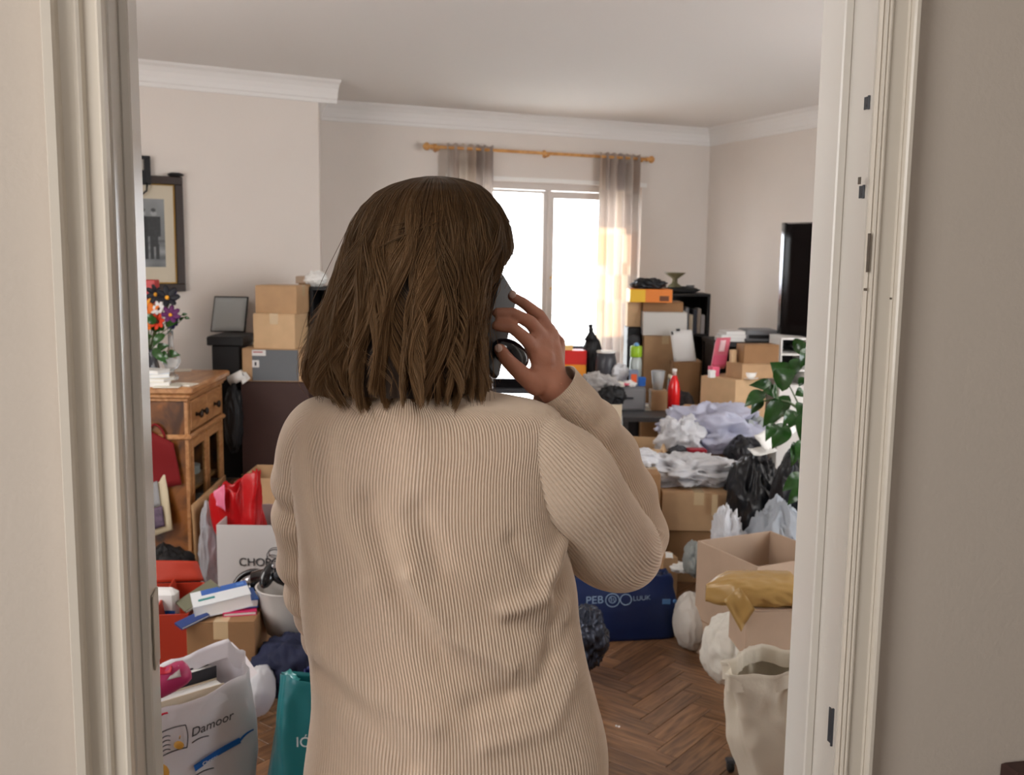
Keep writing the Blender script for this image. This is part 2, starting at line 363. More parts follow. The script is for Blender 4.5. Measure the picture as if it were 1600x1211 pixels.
casing(xl-.002, xlo, [(0, .006), (.04, .012), (.10, .013), (.13, .007), (.16, .006), (.36, .006), (.40, .012), (.45, .013), (.5, .008), (.54, .007), (.74, .010), (.76, .020), (.80, .024), (.95, .024), (.99, .018), (1, .0)], 'casing_side')
casing(xr+.002, xro, [(0, .002), (.04, .006), (.07, .003), (.11, .007), (.16, .008), (.19, .005), (.23, .009), (.27, .009), (.31, .006), (.36, .005), (.74, .006), (.77, .009), (.80, .008), (.83, .013), (.88, .015), (.98, .015), (1, .0)], 'casing_side')
mb = MB(); mb.box(xlo, xro, -.012, .012, dh+.004, dh+.1, Md).box(xlo-.005, xro+.005, -.022, .012, dh+.075, dh+.105, Md).go('casing_head', trimm, dj, world=True)
# hinge leaves and keep plate on the jambs, chips in the paint
def onjamb(px, py, side):
    # plane x = xr (or xl) in door space
    a = Vector((DP.x, DP.y, 0))+dt*(xr if side > 0 else xl); d = Vector(ray(px, py)); t = a.dot(dt)/Vector((d.x, d.y, 0)).dot(dt); return Vector(CAM)+d*t
for z in (PY(1328, 162, 1.17).z, PY(1310, 300, 1.17).z+.0, PY(1285, 1130, 1.17).z):
    h = .007 if z > 1 else .022
    mb = MB(); mb.box(xr-.0012, xr+.0015, .008, .016, z-h, z+h, Md); mb.box(xr-.0015, xr-.0012, .010, .012, z-h*.6, z-h*.3, Md); hg = mb.go('hinge', greyd, dj, world=True)
    mb = MB(); mb.tube([Md @ Vector((xr-.001, .006, z-h*1.1)), Md @ Vector((xr-.001, .006, z+h*1.1))], .0016, 10); mb.go('knuckle', greyd, hg, world=True)
zk = PY(222, 985, 1.06).z
mb = MB(); mb.box(xl+.0005, xl+.0115, .06, .082, zk-.035, zk+.03, Md).box(xl+.011, xl+.0125, .055, .09, zk-.045, zk+.04, Md).go('keep_plate', mat('worn_brass', (190, 182, 168), .35, .6), dj, world=True)
mb = MB()
for px, py, L in ((1352, 395, .022), (1347, 452, .0015), (1386, 466, .001), (1338, 283, .004)):
    p = ondoor(px, py); x = dcoord(p); mb.box(x-.0004, x+.0004, -.0095, -.004, p.z-L, p.z+L, Md)
mb.go('paint_chip', mat('chip_dark', (104, 94, 84), .8), dj, world=True)
# hall shell behind and beside the camera
mb = MB(); mb.box(-2.4, -2.3, -2.6, .52, 0, ZC); struct(mb.go('wall_hall_left', hallm))
mb = MB(); mb.box(2.6, 2.7, -2.6, 1.6, 0, ZC); struct(mb.go('wall_hall_right', hallm))
mb = MB(); mb.box(-2.4, 2.7, -2.7, -2.6, 0, ZC); struct(mb.go('wall_hall_back', hallm))
# dark corner of a low dado shelf by the right edge of the picture
p = ondoor(1572, 1197); q = ondoor(1640, 1197); x0_ = dcoord(p); x1_ = dcoord(q)+.3
t = T('wall_shelf', 'dark brown shelf end low on the beige hall wall beside the doorway', 'shelf', (Md @ Vector((x0_, 0, p.z))))
mb = MB(); mb.bbox(x0_, x1_, -.02, .011, p.z-.03, p.z, .003, Md).go('board', darkbrown, t, world=True)
mb = MB(); mb.box(x0_+.02, x0_+.035, -.014, .011, p.z-.09, p.z-.03, Md).go('bracket', darkbrown, t, world=True)

# ------------------------------------------------------------------ window, rod, curtains
win = T('window_1', None, None, (0, 0, 0)); win['kind'] = 'structure'
fm = mat('window_frame_paint', (214, 206, 200), .45)
def wbox(name, x0, x1, y0, y1, z0, z1, m, parent=win, b=.003):
    mb = MB(); mb.bbox(x0, x1, y0, y1, z0, z1, b, Mw); return mb.go(name, m, parent, world=True)
xm = (onback(855, 400, -.08)-A).dot(u)
wbox('head_frame', w0, w1, .06, .13, wtop-.05, wtop, fm); wbox('side_frame', w0, w0+.04, .06, .13, wbot, wtop-.05, fm); wbox('side_frame', w1-.04, w1, .06, .13, wbot, wtop-.05, fm)
wbox('window_sill', w0-.03, w1+.03, -.04, .14, wbot-.02, wbot+.01, white)
for (a_, b_, zt) in ((w0+.04, xm-.012, wtop-.055), (xm+.012, w1-.04, wtop-.055)):
    th_ = .02 if a_ < xm-.1 else .055
    s_ = wbox('sash', a_, a_+.035, .065, .11, wbot+.01, zt, fm)
    wbox('stile', b_-.035, b_, .065, .11, wbot+.01, zt, fm, s_); wbox('top_rail', a_+.035, b_-.035, .065, .11, zt-th_, zt, fm, s_); wbox('bottom_rail', a_+.035, b_-.035, .065, .11, wbot+.01, wbot+.12, fm, s_)
    g = MB(); g.box(a_+.03, b_-.03, .085, .089, wbot+.1, zt-th_+.004, Mw); g.go('pane', mat('pane_glass', (255, 255, 255), .0, trans=1, ior=1.01), s_, world=True)
wbox('mullion', xm-.012, xm+.012, .05, .12, wbot+.01, wtop-.05, fm)
for py in (434, 451):
    z = onback(857, py).z; mb = MB(); mb.ball(Mw @ Vector((xm+.02, .045, z)), .010, 10).go('knob', gold, win, True, True)
wbox('lintel_trim', w0-.04, w1+.04, -.012, .0, wtop, wtop+.035, white)
# glazing portal
pl = bpy.data.lights.new('window_portal', 'AREA'); pl.shape = 'RECTANGLE'; pl.size = w1-w0; pl.size_y = wtop-wbot; pl.cycles.is_portal = True
po = bpy.data.objects.new('window_portal', pl); COL.objects.link(po); cpt = Mw @ Vector(((w0+w1)/2, .15, (wtop+wbot)/2)); po.location = cpt
po.rotation_euler = nrm.to_track_quat('-Z', 'Z').to_euler()
# rod
ra = onback(676, 229, .09); rb = onback(1010, 249, .09); rb.z = ra.z = (ra.z+rb.z)/2
t = T('curtain_rod', 'long pale wooden curtain pole with ball finials above the window', 'curtain rod', ra)
mb = MB(); mb.tube([ra, rb], .012, 12).go('pole', pine, t, True, True)
for p, s in ((ra, -1), (rb, 1)):
    d = (rb-ra).normalized()*s; mb = MB(); mb.tube([p+d*k for k in (0, .012, .02, .035, .05, .065, .075)], [.018, .018, .012, .028, .030, .02, .004], 12).go('finial', pine, t, True, True)
for px in (686, 858, 1004):
    q = onback(px, 240, .09); q.z = ra.z; mb = MB(); mb.tube([q-Vector((0, 0, .015)), q-Vector((0, 0, .022))-nrm*.085], .008, 8); mb.tube([q+Vector((0, 0, -.02))-nrm*.088, q+Vector((0, 0, .03))-nrm*.088], .014, 8).go('bracket', pine, t, True, True)
# curtains, printed in blocks; warm middle tones also hold light through the cloth
curm = attr_mat('curtain_print', .85, transl=.5)
def curtain(label, px0, px1, pyt, z_bot, seed, pxb0=None, pxb1=None):
    r_ = random.Random(seed); pa = onback(px0, pyt, .09); pb = onback(px1, pyt, .09); zt = ra.z+.03
    sa, sb = (pa-A).dot(u), (pb-A).dot(u); n, m_ = 150, 90; P = np.zeros((m_, n, 3)); C = np.zeros((m_, n, 4)); C[..., 3] = 1
    ph = [r_.uniform(0, 6.28) for _ in range(6)]
    blocks = {}
    tones = [(190, 180, 172), (174, 162, 154), (206, 194, 182), (184, 170, 160), (196, 180, 166), (166, 154, 148)]; warm_lit = [(232, 208, 182), (228, 198, 168), (236, 222, 204), (212, 192, 172), (230, 204, 184), (214, 206, 198)]
    for i in range(m_):
        v = i/(m_-1); z = zt+(z_bot-zt)*v
        for j in range(n):
            s = j/(n-1); w = sa+(sb-sa)*(s+.02*math.sin(v*5+ph[3])*v)
            amp = .026+.015*min(1, v*3); off = amp*math.sin(s*2*math.pi*5.3+ph[0]+.8*math.sin(v*3+ph[1]))+.008*math.sin(s*41+ph[2]+v*4)
            if v < .03: off *= .4+v*20
            p = A+u*w+nrm*(.092+off); P[i, j] = (p.x, p.y, z+.006*math.sin(s*40) * (1 if i == 0 else 0))
            bi = int(s*6.5+.6*math.sin(int(v*7)*2.3)); bj = int((v+.03*math.sin(bi*3.1))*7.6)
            key = (bi, bj)
            if key not in blocks: blocks[key] = lin(r_.choice(tones if (v < .19 or v > .64 or bi > 4) else warm_lit))
            C[i, j, :3] = blocks[key]
    o = gridmesh('curtain', P, curm, col=C); 
    return tag(o, label, 'curtain')
curtain('patchwork curtain in grey, brown and peach left of the window, gathered on the pole', 697, 771, 231, .15, 3)
curtain('patchwork curtain in grey, brown and peach right of the window, next to the stacked cartons', 936, 1001, 245, .15, 8)

# ------------------------------------------------------------------ the person
skin = mat('skin', (186, 128, 104), .55, var=.06, scale=25, bump=.08, bscale=220)
skin.node_tree.nodes['Principled BSDF'].inputs['Subsurface Weight'].default_value = .08
skin.node_tree.nodes['Principled BSDF'].inputs['Subsurface Radius'].default_value = (.01, .004, .002)
sweat = mat('sweater_knit', (224, 203, 183), .92, sheen=.25, var=.03, scale=5)
person = T('person', 'woman seen from behind in a ribbed beige sweater, phone held to her ear', 'person', (0.0, 1.36, 0))
def capsule(mb, p0, p1, r0, r1, n=20):
    p0, p1 = Vector(p0), Vector(p1); L = (p1-p0).length; d = (p1-p0)/L; rows = []
    pts = []; rad = []
    for k in range(1, 6): a = -math.pi/2+k*math.pi/2/6; pts.append(p0+d*r0*math.sin(a)); rad.append(r0*math.cos(a))
    for k in range(0, 7): pts.append(p0+d*L*k/6); rad.append(r0+(r1-r0)*k/6)
    for k in range(1, 6): a = k*math.pi/2/6; pts.append(p1+d*r1*math.sin(a)); rad.append(r1*math.cos(a))
    mb.tube(pts, rad, n)
def chain(mb, pts, rads, n=20):
    for i in range(len(pts)-1): capsule(mb, pts[i], pts[i+1], rads[i], rads[i+1], n)
HC = PY(662, 385, 1.375)       # centre of the skull
body = MB()
Rh = Matrix.Rotation(math.radians(-4), 4, 'Z')
body.ball(HC+Vector((0, 0, -.006)), (.070, .088, .086), 28)
body.ball(HC+Vector((0, .045, -.045)), (.058, .055, .075), 24); body.ball(HC+Vector((0, .062, -.100)), (.042, .042, .032), 20)
capsule(body, HC+Vector((0, .092, .012)), HC+Vector((0, .112, -.032)), .008, .013); body.ball(HC+Vector((.012, .103, -.036)), .008, 12); body.ball(HC+Vector((-.012, .103, -.036)), .008, 12)
capsule(body, HC+Vector((-.016, .098, -.064)), HC+Vector((.016, .098, -.064)), .006, .006); capsule(body, HC+Vector((-.014, .096, -.073)), HC+Vector((.014, .096, -.073)), .007, .007)
capsule(body, HC+Vector((-.045, .078, .022)), HC+Vector((-.012, .09, .024)), .008, .009); capsule(body, HC+Vector((.045, .078, .022)), HC+Vector((.012, .09, .024)), .008, .009)
for s in (-1, 1): body.ball(HC+Vector((s*.078, .008, -.018)), (.009, .017, .030), 16)
NB = PY(662, 640, 1.37)
chain(body, [HC+Vector((0, -.005, -.05)), HC+Vector((0, -.012, -.115)), NB], [.056, .052, .066])
CH = PY(672, 760, 1.37); WA = PY(690, 950, 1.37); HP = PY(705, 1120, 1.37)
for c, rx, ry, rz_ in ((NB+Vector((0, 0, -.02)), .135, .055, .045), (CH, .15, .085, .15), (WA, .135, .08, .14), (HP, .165, .10, .12)): body.ball(c, (rx, ry, rz_), 32)
# right arm (raised) and left arm
RS = PY(845, 705, 1.37); RE = PY(975, 858, 1.49); RW = PY(862, 601, 1.445)
chain(body, [RS, RE], [.052, .042]); chain(body, [RE, PY(968, 770, 1.525), PY(915, 668, 1.485), PY(882, 622, 1.455), RW], [.040, .036, .030, .027, .026])
LS = PY(492, 710, 1.37); LE = PY(500, 935, 1.42); LW = PY(600, 1075, 1.60)
chain(body, [LS, LE], [.046, .038]); chain(body, [LE, LE.lerp(LW, .4), LW], [.038, .036, .026])
def finger(mb, pts, rads): chain(mb, pts, rads, 14)
# right hand: palm then fingers (index, middle, ring, little) and thumb
def hp(x, y, Y): return PY(x, y, Y-.055)
kI, kM, kR, kP = hp(836, 549, 1.488), hp(849, 530, 1.505), hp(861, 523, 1.525), hp(872, 536, 1.545)
for k, r in ((kI, .0125), (kM, .0125), (kR, .0125), (kP, .0115)): capsule(body, RW.lerp(k, .12), k, .018, r, 16)
capsule(body, kI, kM, .0125, .0125); capsule(body, kM, kR, .0125, .0125); capsule(body, hp(850, 560, 1.492), kI, .016, .013); capsule(body, kI.lerp(hp(822, 530, 1.468), .5), kM.lerp(hp(829, 504, 1.482), .4), .009, .009); capsule(body, RW, hp(836, 590, 1.485), .024, .016); capsule(body, hp(846, 600, 1.49), hp(846, 560, 1.495), .016, .014); capsule(body, hp(866, 590, 1.505), hp(862, 545, 1.515), .019, .015)
finger(body, [kI, hp(822, 530, 1.468), hp(801, 512, 1.456), hp(776, 509, 1.455)], [.0108, .0102, .0088, .0078])
finger(body, [kM, hp(829, 504, 1.482), hp(802, 490, 1.468), hp(777, 489, 1.462)], [.0112, .0104, .0090, .0078])
finger(body, [kR, hp(842, 493, 1.508), hp(820, 475, 1.496), hp(800, 463, 1.494)], [.0108, .0100, .0085, .0074])
finger(body, [kP, hp(858, 512, 1.548), hp(840, 503, 1.56), hp(824, 507, 1.562)], [.0095, .0088, .0078, .0068])
finger(body, [hp(838, 603, 1.483), hp(814, 583, 1.468), hp(793, 563, 1.455), hp(781, 546, 1.448)], [.0155, .0128, .0108, .0092])
# left hand in front of the belly
Lp = LW+Vector((.05, .03, .0)); capsule(body, LW, Lp, .024, .024)
for k in range(4):
    b0 = Lp+Vector((.02, .012, .027-.018*k)); finger(body, [b0, b0+Vector((.033, .004, -.004)), b0+Vector((.052, -.012, -.008)), b0+Vector((.056-.004*k, -.032, -.010))], [.0095, .0088, .008, .007])
finger(body, [LW+Vector((.02, .0, .02)), LW+Vector((.045, -.01, .045)), LW+Vector((.075, -.02, .048))], [.012, .0105, .009])
# legs and feet
for s in (-1, 1):
    hx = HP.x+s*.085; chain(body, [Vector((hx, 1.37, .80)), Vector((hx+s*.01, 1.38, .46)), Vector((hx+s*.012, 1.35, .09))], [.082, .052, .036])
    chain(body, [Vector((hx+s*.012, 1.34, .04)), Vector((hx+s*.02, 1.50, .028))], [.034, .026])
raw = body.go('tmp_body', skin)
md = raw.modifiers.new('r', 'REMESH'); md.mode = 'VOXEL'; md.voxel_size = .0032; md.use_smooth_shade = True
sm = raw.modifiers.new('s', 'SMOOTH'); sm.factor = .5; sm.iterations = 4
dg = bpy.context.evaluated_depsgraph_get(); me = bpy.data.meshes.new_from_object(raw.evaluated_get(dg)); bpy.data.objects.remove(raw)
me.shade_smooth(); bo = link('body', me, skin, person, True)
# nails, eyes
nailm = mat('nail', (224, 190, 176), .3, coat=.4)
for c, dx in ((hp(801, 460, 1.484), (8, -4)), (hp(779, 544, 1.438), (-3, -6))):
    mb = MB(); mb.ball(c, (.0055, .003, .006), 12); mb.go('fingernail', nailm, person, True, True)
eyew = mat('eye_white', (235, 232, 228), .2); iris = mat('iris', (70, 60, 48), .15, coat=.6)
for s in (-1, 1):
    e = MB().ball(HC+Vector((s*.03, .078, .006)), .0125, 16).go('eye', eyew, person, True, True); MB().ball(HC+Vector((s*.03, .0875, .006)), (.0055, .0035, .0055), 14).go('iris', iris, e, True, True)

# ---- sweater torso
def interp_rows(tab, n, yk=None):
    tab = np.array(tab, float); t = np.linspace(0, 1, len(tab)); tt = np.linspace(0, 1, n); out = np.empty((n, tab.shape[1]))
    # Catmull-Rom
    for k, q in enumerate(tt):
        x = q*(len(tab)-1); i = min(int(x), len(tab)-2); f = x-i
        p0, p1, p2, p3 = tab[max(i-1, 0)], tab[i], tab[i+1], tab[min(i+2, len(tab)-1)]
        out[k] = .5*((2*p1)+(-p0+p2)*f+(2*p0-5*p1+4*p2-p3)*f*f+(-p0+3*p1-3*p2+p3)*f**3)
    return out
def rib(uv, K):
    ph = uv*K; w = .5+.5*np.cos(2*np.pi*ph); return 1-w**1.7
def normals(P, closed=True):
    du = (np.roll(P, -1, 1)-np.roll(P, 1, 1)); dv = np.gradient(P, axis=0); n = np.cross(du, dv); n /= np.linalg.norm(n, axis=-1, keepdims=True)+1e-12; return n
def seg_field(X, Z, pts, sig):
    """gaussian falloff around a polyline in the (x,z) plane"""
    best = np.full(X.shape, 1e9)
    for (a, b) in zip(pts[:-1], pts[1:]):
        ab = b-a; t = np.clip(((X-a[0])*ab[0]+(Z-a[1])*ab[1])/(ab@ab), 0, 1); d = np.hypot(X-a[0]-ab[0]*t, Z-a[1]-ab[1]*t); best = np.minimum(best, d)
    return np.exp(-(best/sig)**2)
# y pixel, left, right, half depth, centre Y
tab = [(598, 572, 748, .060, 1.372, 2.0), (606, 552, 764, .064, 1.372, 2.0), (613, 530, 782, .067, 1.370, 2.1), (619, 508, 812, .070, 1.368, 2.15), (627, 486, 842, .074, 1.365, 2.2), (640, 470, 868, .080, 1.362, 2.3), (658, 462, 878, .088, 1.36, 2.4),
       (690, 458, 878, .097, 1.357, 2.5), (735, 458, 872, .106, 1.355, 2.5), (790, 464, 870, .112, 1.353, 2.5), (850, 468, 884, .116, 1.354, 2.4), (910, 470, 900, .117, 1.357, 2.3), (970, 476, 908, .118, 1.358, 2.3),
       (1030, 484, 920, .122, 1.358, 2.3), (1090, 486, 934, .127, 1.358, 2.3), (1150, 482, 946, .132, 1.36, 2.35), (1200, 478, 947, .134, 1.362, 2.4), (1260, 474, 944, .134, 1.364, 2.4), (1330, 474, 938, .130, 1.366, 2.4)]
NR, K = 240, 236; NCc = K*8
rows = interp_rows(tab, NR); P = np.zeros((NR, NCc, 3)); uu = np.arange(NCc)/NCc
# arc-length table of a chest ring so that ribs are evenly spaced
def ring(a, b, p, n):
    th = np.linspace(0, 2*np.pi, n, endpoint=False); c, s = np.cos(th), np.sin(th)
    return np.sign(c)*np.abs(c)**(2/p)*a, np.sign(s)*np.abs(s)**(2/p)*b
fine = 6000; fx, fy = ring(.20, .116, 2.4, fine); sl = np.hypot(np.diff(np.append(fx, fx[0])), np.diff(np.append(fy, fy[0]))); cs = np.concatenate([[0], np.cumsum(sl)]); cs /= cs[-1]
thu = np.interp(uu, cs, np.linspace(0, 2*np.pi, fine+1))
for i, (yp, xa, xb, d, yc, p) in enumerate(rows):
    a_, b_ = PY(xa, yp, yc), PY(xb, yp, yc); cx = (a_.x+b_.x)/2; w = (b_.x-a_.x)/2
    c, s = np.cos(thu), np.sin(thu)
    P[i, :, 0] = cx+np.sign(c)*np.abs(c)**(2/p)*w; P[i, :, 1] = yc+np.sign(s)*np.abs(s)**(2/p)*d; P[i, :, 2] = (a_.z+b_.z)/2
# shoulders slope away from the neck; back of the neck dips
X, Y, Z = P[..., 0], P[..., 1], P[..., 2]; nx = PY(662, 620, 1.37).x
fall = np.clip(1-np.arange(NR)/70., 0, 1)[:, None]
# soft folds on the back
def wp(*pts): return [np.array([PY(x, y, 1.245).x, PY(x, y, 1.245).z]) for x, y in pts]
back = np.clip((1.36-Y)/.06, 0, 1)
disp = np.zeros_like(X)
for pts, sig, amp in ((wp((575, 790), (625, 930), (690, 1030), (790, 1090)), .018, .008), (wp((655, 800), (690, 900), (760, 970), (850, 1000)), .015, .0075), (wp((640, 900), (700, 990), (800, 1045)), .012, -.008),
                      (wp((890, 870), (850, 945), (790, 960)), .014, -.010), (wp((885, 900), (880, 980), (860, 1040)), .012, .008), (wp((800, 850), (830, 900), (885, 950)), .012, .006), (wp((480, 1075), (560, 1120), (640, 1190)), .016, .006), (wp((500, 1040), (580, 1090), (680, 1130)), .014, -.005),
                      (wp((900, 1010), (840, 1080), (740, 1100)), .016, .007), (wp((905, 1080), (860, 1140), (760, 1160)), .014, -.005), (wp((500, 700), (520, 820), (560, 900)), .014, .005), (wp((640, 640), (650, 740), (640, 860)), .03, -.005), (wp((470, 700), (485, 800), (500, 900)), .013, -.003), (wp((880, 660), (868, 760), (885, 870)), .007, -.007)):
    disp += amp*seg_field(X, Z, pts, sig)*back
disp += .003*np.sin(X*23+Z*9)*np.sin(Z*17+X*5)
P += normals(P)*disp[..., None]
wob = .0011*np.sin(Z*40+X*17)+.0015*np.sin(Z*15+1.7)
hgt = rib(uu[None, :]+wob, K)*.0027
P += normals(P)*hgt[..., None]
so_ = gridmesh('sweater', P, sweat, person, closed_u=True, world=True)
# ---- collar
n_ = 130*6; rowsC = [(626, 560, 766, .070), (616, 549, 764, .070), (606, 543, 758, .0675), (596, 548, 752, .064), (589, 554, 746, .061), (588, 560, 740, .057), (598, 566, 736, .054)]
rr = interp_rows(rowsC, 26); PC = np.zeros((26, n_, 3)); th = np.linspace(0, 2*np.pi, n_, endpoint=False)
for i, (yp, xa, xb, d) in enumerate(rr):
    a_, b_ = PY(xa, yp, 1.372), PY(xb, yp, 1.372); PC[i, :, 0] = (a_.x+b_.x)/2+np.cos(th)*(b_.x-a_.x)/2; PC[i, :, 1] = 1.372+np.sin(th)*d; PC[i, :, 2] = a_.z
PC += normals(PC)*(rib(np.arange(n_)/n_, 130)*.0014)[None, :, None]
gridmesh('collar', PC, sweat, so_, closed_u=True, world=True)
# ---- sleeves
def sleeve(ctrl, K, NRr, seed, bunch, cuff, parent, flat=1.0):
    """ctrl rows: px, py, Y, radius"""
    rows = interp_rows([list(PY(a, b, Yv))+[r] for a, b, Yv, r in ctrl], NRr); C = rows[:, :3]; R_ = rows[:, 3]
    Tn = np.gradient(C, axis=0); Tn /= np.linalg.norm(Tn, axis=1, keepdims=True); n = K*8; P = np.zeros((NRr, n, 3)); N = np.zeros_like(P); u_ = np.cross(Tn[0], [0, 1, 0]); u_ /= np.linalg.norm(u_)
    th = np.arange(n)/n*2*np.pi; r_ = np.random.default_rng(seed)
    for i in range(NRr):
        u_ = u_-Tn[i]*(u_@Tn[i]); u_ /= np.linalg.norm(u_); w_ = np.cross(Tn[i], u_); D = np.cos(th)[:, None]*u_+np.sin(th)[:, None]*w_
        t = i/(NRr-1); e = 0
        for (t0, per, amp, wid, ph) in bunch: e = e+amp*math.exp(-((t-t0)/wid)**2)*np.sin((t-t0)*per+1.2*np.sin(th+ph)+.5*np.sin(2*th+ph*2))
        P[i] = C[i]+D*(R_[i]+e)[:, None] if np.ndim(e) else C[i]+D*(R_[i]+e); N[i] = D
    amp = np.full(NRr, .0024)
    th2 = (np.arange(n)/n)[None, :]+.0012*np.sin(np.arange(NRr)*.13)[:, None]
    P += N*(rib(th2, K)*amp[:, None])[..., None]
    return gridmesh('sleeve', P, sweat, parent, closed_u=True, world=True)
sleeve([(790, 668, 1.352, .036), (822, 690, 1.350, .054), (851, 722, 1.354, .069), (880, 757, 1.368, .074), (910, 795, 1.395, .071), (936, 830, 1.43, .069), (958, 853, 1.475, .067), (977, 855, 1.515, .061), (984, 828, 1.54, .055), (972, 775, 1.535, .052),
        (948, 718, 1.515, .048), (924, 678, 1.49, .046), (898, 641, 1.465, .0405), (881, 619, 1.455, .0375), (866, 602, 1.448, .0375)], 84, 230, 3,
       [(.55, 60, .004, .08, 1), (.70, 75, .0035, .08, 2.2), (.80, 90, .003, .04, .5), (.15, 30, .003, .12, 4)], 0, so_)
sleeve([(545, 660, 1.352, .035), (511, 677, 1.355, .053), (498, 714, 1.36, .057), (492, 760, 1.37, .056), (491, 810, 1.378, .054), (494, 860, 1.39, .053), (502, 910, 1.41, .052), (516, 955, 1.44, .050), (532, 1000, 1.49, .049), (562, 1040, 1.545, .044), (592, 1068, 1.59, .038)], 80, 200, 5,
       [(.35, 55, .005, .09, 3.0), (.58, 65, .005, .1, 2.6), (.75, 75, .004, .08, 1)], 0, so_)
# seams where the sleeves are set in
# ---- trousers, shoes
denim = mat('dark_denim', (36, 40, 58), .85, var=.1, scale=20)
for s in (-1, 1):
    hx = HP.x+s*.085; Pt = []
    for (z, r, y) in ((.86, .098, 1.365), (.74, .100, 1.37), (.6, .084, 1.375), (.46, .070, 1.38), (.3, .064, 1.37), (.15, .060, 1.36), (.085, .060, 1.36)):
        th = np.linspace(0, 2*np.pi, 36, endpoint=False); Pt.append(np.stack([hx+s*.01+np.cos(th)*r, y+np.sin(th)*r*1.1, np.full(36, z)], -1))
    if s < 0: tr = gridmesh('trousers', np.array(Pt), denim, person, closed_u=True, world=True)
    else: gridmesh('trouser_leg', np.array(Pt), denim, tr, closed_u=True, world=True)
    mb = MB(); M = Matrix.Translation((hx+s*.016, 1.42, 0)); rws = [(0, .0, .050, .135), (.012, 0, .052, .138), (.03, 0, .049, .13), (.055, -.01, .042, .105), (.08, -.05, .036, .055), (.095, -.055, .040, .048)]
    Ps = []
    for z, yo, a, b in rws:
        th = np.linspace(0, 2*np.pi, 28, endpoint=False); Ps.append(np.stack([hx+s*.016+np.cos(th)*a, 1.42+yo+np.sin(th)*b, np.full(28, z)], -1))
    sh = gridmesh('shoe', np.array(Ps), mat('shoe_leather', (40, 36, 34), .4), person, closed_u=True, world=True)

# ---- hair
hairm = bpy.data.materials.new('hair_brown'); hairm.use_nodes = True; nt = hairm.node_tree
for n in list(nt.nodes):
    if n.type != 'OUTPUT_MATERIAL': nt.nodes.remove(n)
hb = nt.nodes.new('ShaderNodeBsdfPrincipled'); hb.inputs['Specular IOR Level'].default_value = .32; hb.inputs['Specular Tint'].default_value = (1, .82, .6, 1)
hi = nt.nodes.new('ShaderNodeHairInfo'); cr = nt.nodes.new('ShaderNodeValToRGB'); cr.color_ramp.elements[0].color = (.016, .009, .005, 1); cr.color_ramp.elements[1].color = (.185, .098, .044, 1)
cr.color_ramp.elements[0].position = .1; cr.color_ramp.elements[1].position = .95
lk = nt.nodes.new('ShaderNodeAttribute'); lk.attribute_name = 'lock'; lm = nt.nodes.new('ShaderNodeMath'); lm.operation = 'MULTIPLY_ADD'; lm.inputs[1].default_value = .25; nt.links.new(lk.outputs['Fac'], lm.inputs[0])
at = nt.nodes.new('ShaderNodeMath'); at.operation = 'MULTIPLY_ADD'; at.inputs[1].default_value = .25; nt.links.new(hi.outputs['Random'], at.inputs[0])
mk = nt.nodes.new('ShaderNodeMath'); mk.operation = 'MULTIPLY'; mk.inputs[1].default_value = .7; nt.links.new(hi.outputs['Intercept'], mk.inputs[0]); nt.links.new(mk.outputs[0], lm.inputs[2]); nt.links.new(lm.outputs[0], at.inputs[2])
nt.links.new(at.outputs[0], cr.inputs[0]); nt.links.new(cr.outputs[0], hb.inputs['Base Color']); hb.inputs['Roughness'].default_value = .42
nt.links.new(hb.outputs[0], nt.nodes['Material Output'].inputs[0])
HT = np.array([(276, 678, 679), (277, 662, 697), (281, 640, 722), (290, 612, 748), (303, 588, 765), (325, 566, 782), (350, 553, 793), (400, 537, 800), (430, 527, 801), (450, 520, 790), (480, 508, 776), (520, 493, 769), (560, 482, 768), (590, 486, 768), (612, 506, 766), (640, 530, 755)], float)
def henv(yp):
    l = np.interp(yp, HT[:, 0], HT[:, 1]); r = np.interp(yp, HT[:, 0], HT[:, 2]); return l, r
def hair_point(phi, yp, rho):
    l, r = henv(yp); Yc = 1.385
    c0 = np.interp(yp, [276, 400, 640], [679, 668, 655]); k = np.cos(phi); s = np.sin(phi)
    half = np.where(k > 0, r-c0, c0-l)
    pr = np.clip((yp-385)/40, 0, 1)*np.clip((470-yp)/40, 0, 1)           # the phone presses the hair in here
    half = half*(1-.20*pr*np.clip(k, 0, 1)*np.clip(.35-s, 0, 1))
    # depth radius mirrors the widths
    dtop = np.interp(yp, [276, 281, 290, 303, 325, 350, 400, 480, 560, 640], [.004, .03, .052, .070, .088, .100, .112, .118, .120, .118])
    px = c0+half*k*rho; Yv = Yc+s*dtop*rho
    lim = np.interp(yp, [385, 420, 450, 500, 640], [806, 781, 764, 757, 757]); px = np.where(Yv < 1.437, np.minimum(px, lim-(1-rho)*30), px)
    d = Fv[None, :]+Rv[None, :]*((px-800)/F_PX)[:, None]-Uv[None, :]*((yp-605.5)/F_PX)[:, None]
    # position in x,z from the silhouette at Yc, then move along Y
    q = CAM+d*(Yc/d[:, 1])[:, None]; q[:, 1] = Yv; return q
NC, NP = 21000, 36
NCL = 130; cl_phi = rng.uniform(0, 2*np.pi, NCL); cl_end = rng.uniform(590, 628, NCL); cl_ph = rng.uniform(0, 6.28, NCL); cl_amp = rng.uniform(.006, .024, NCL); cl_k = rng.uniform(7, 12, NCL); cl_curl = rng.uniform(-.5, 1, NCL); cl_rho = rng.uniform(.86, 1.0, NCL)
pos = np.zeros((NC, NP, 3)); t = np.linspace(0, 1, NP)
phs = rng.uniform(0, 2*np.pi, NC)
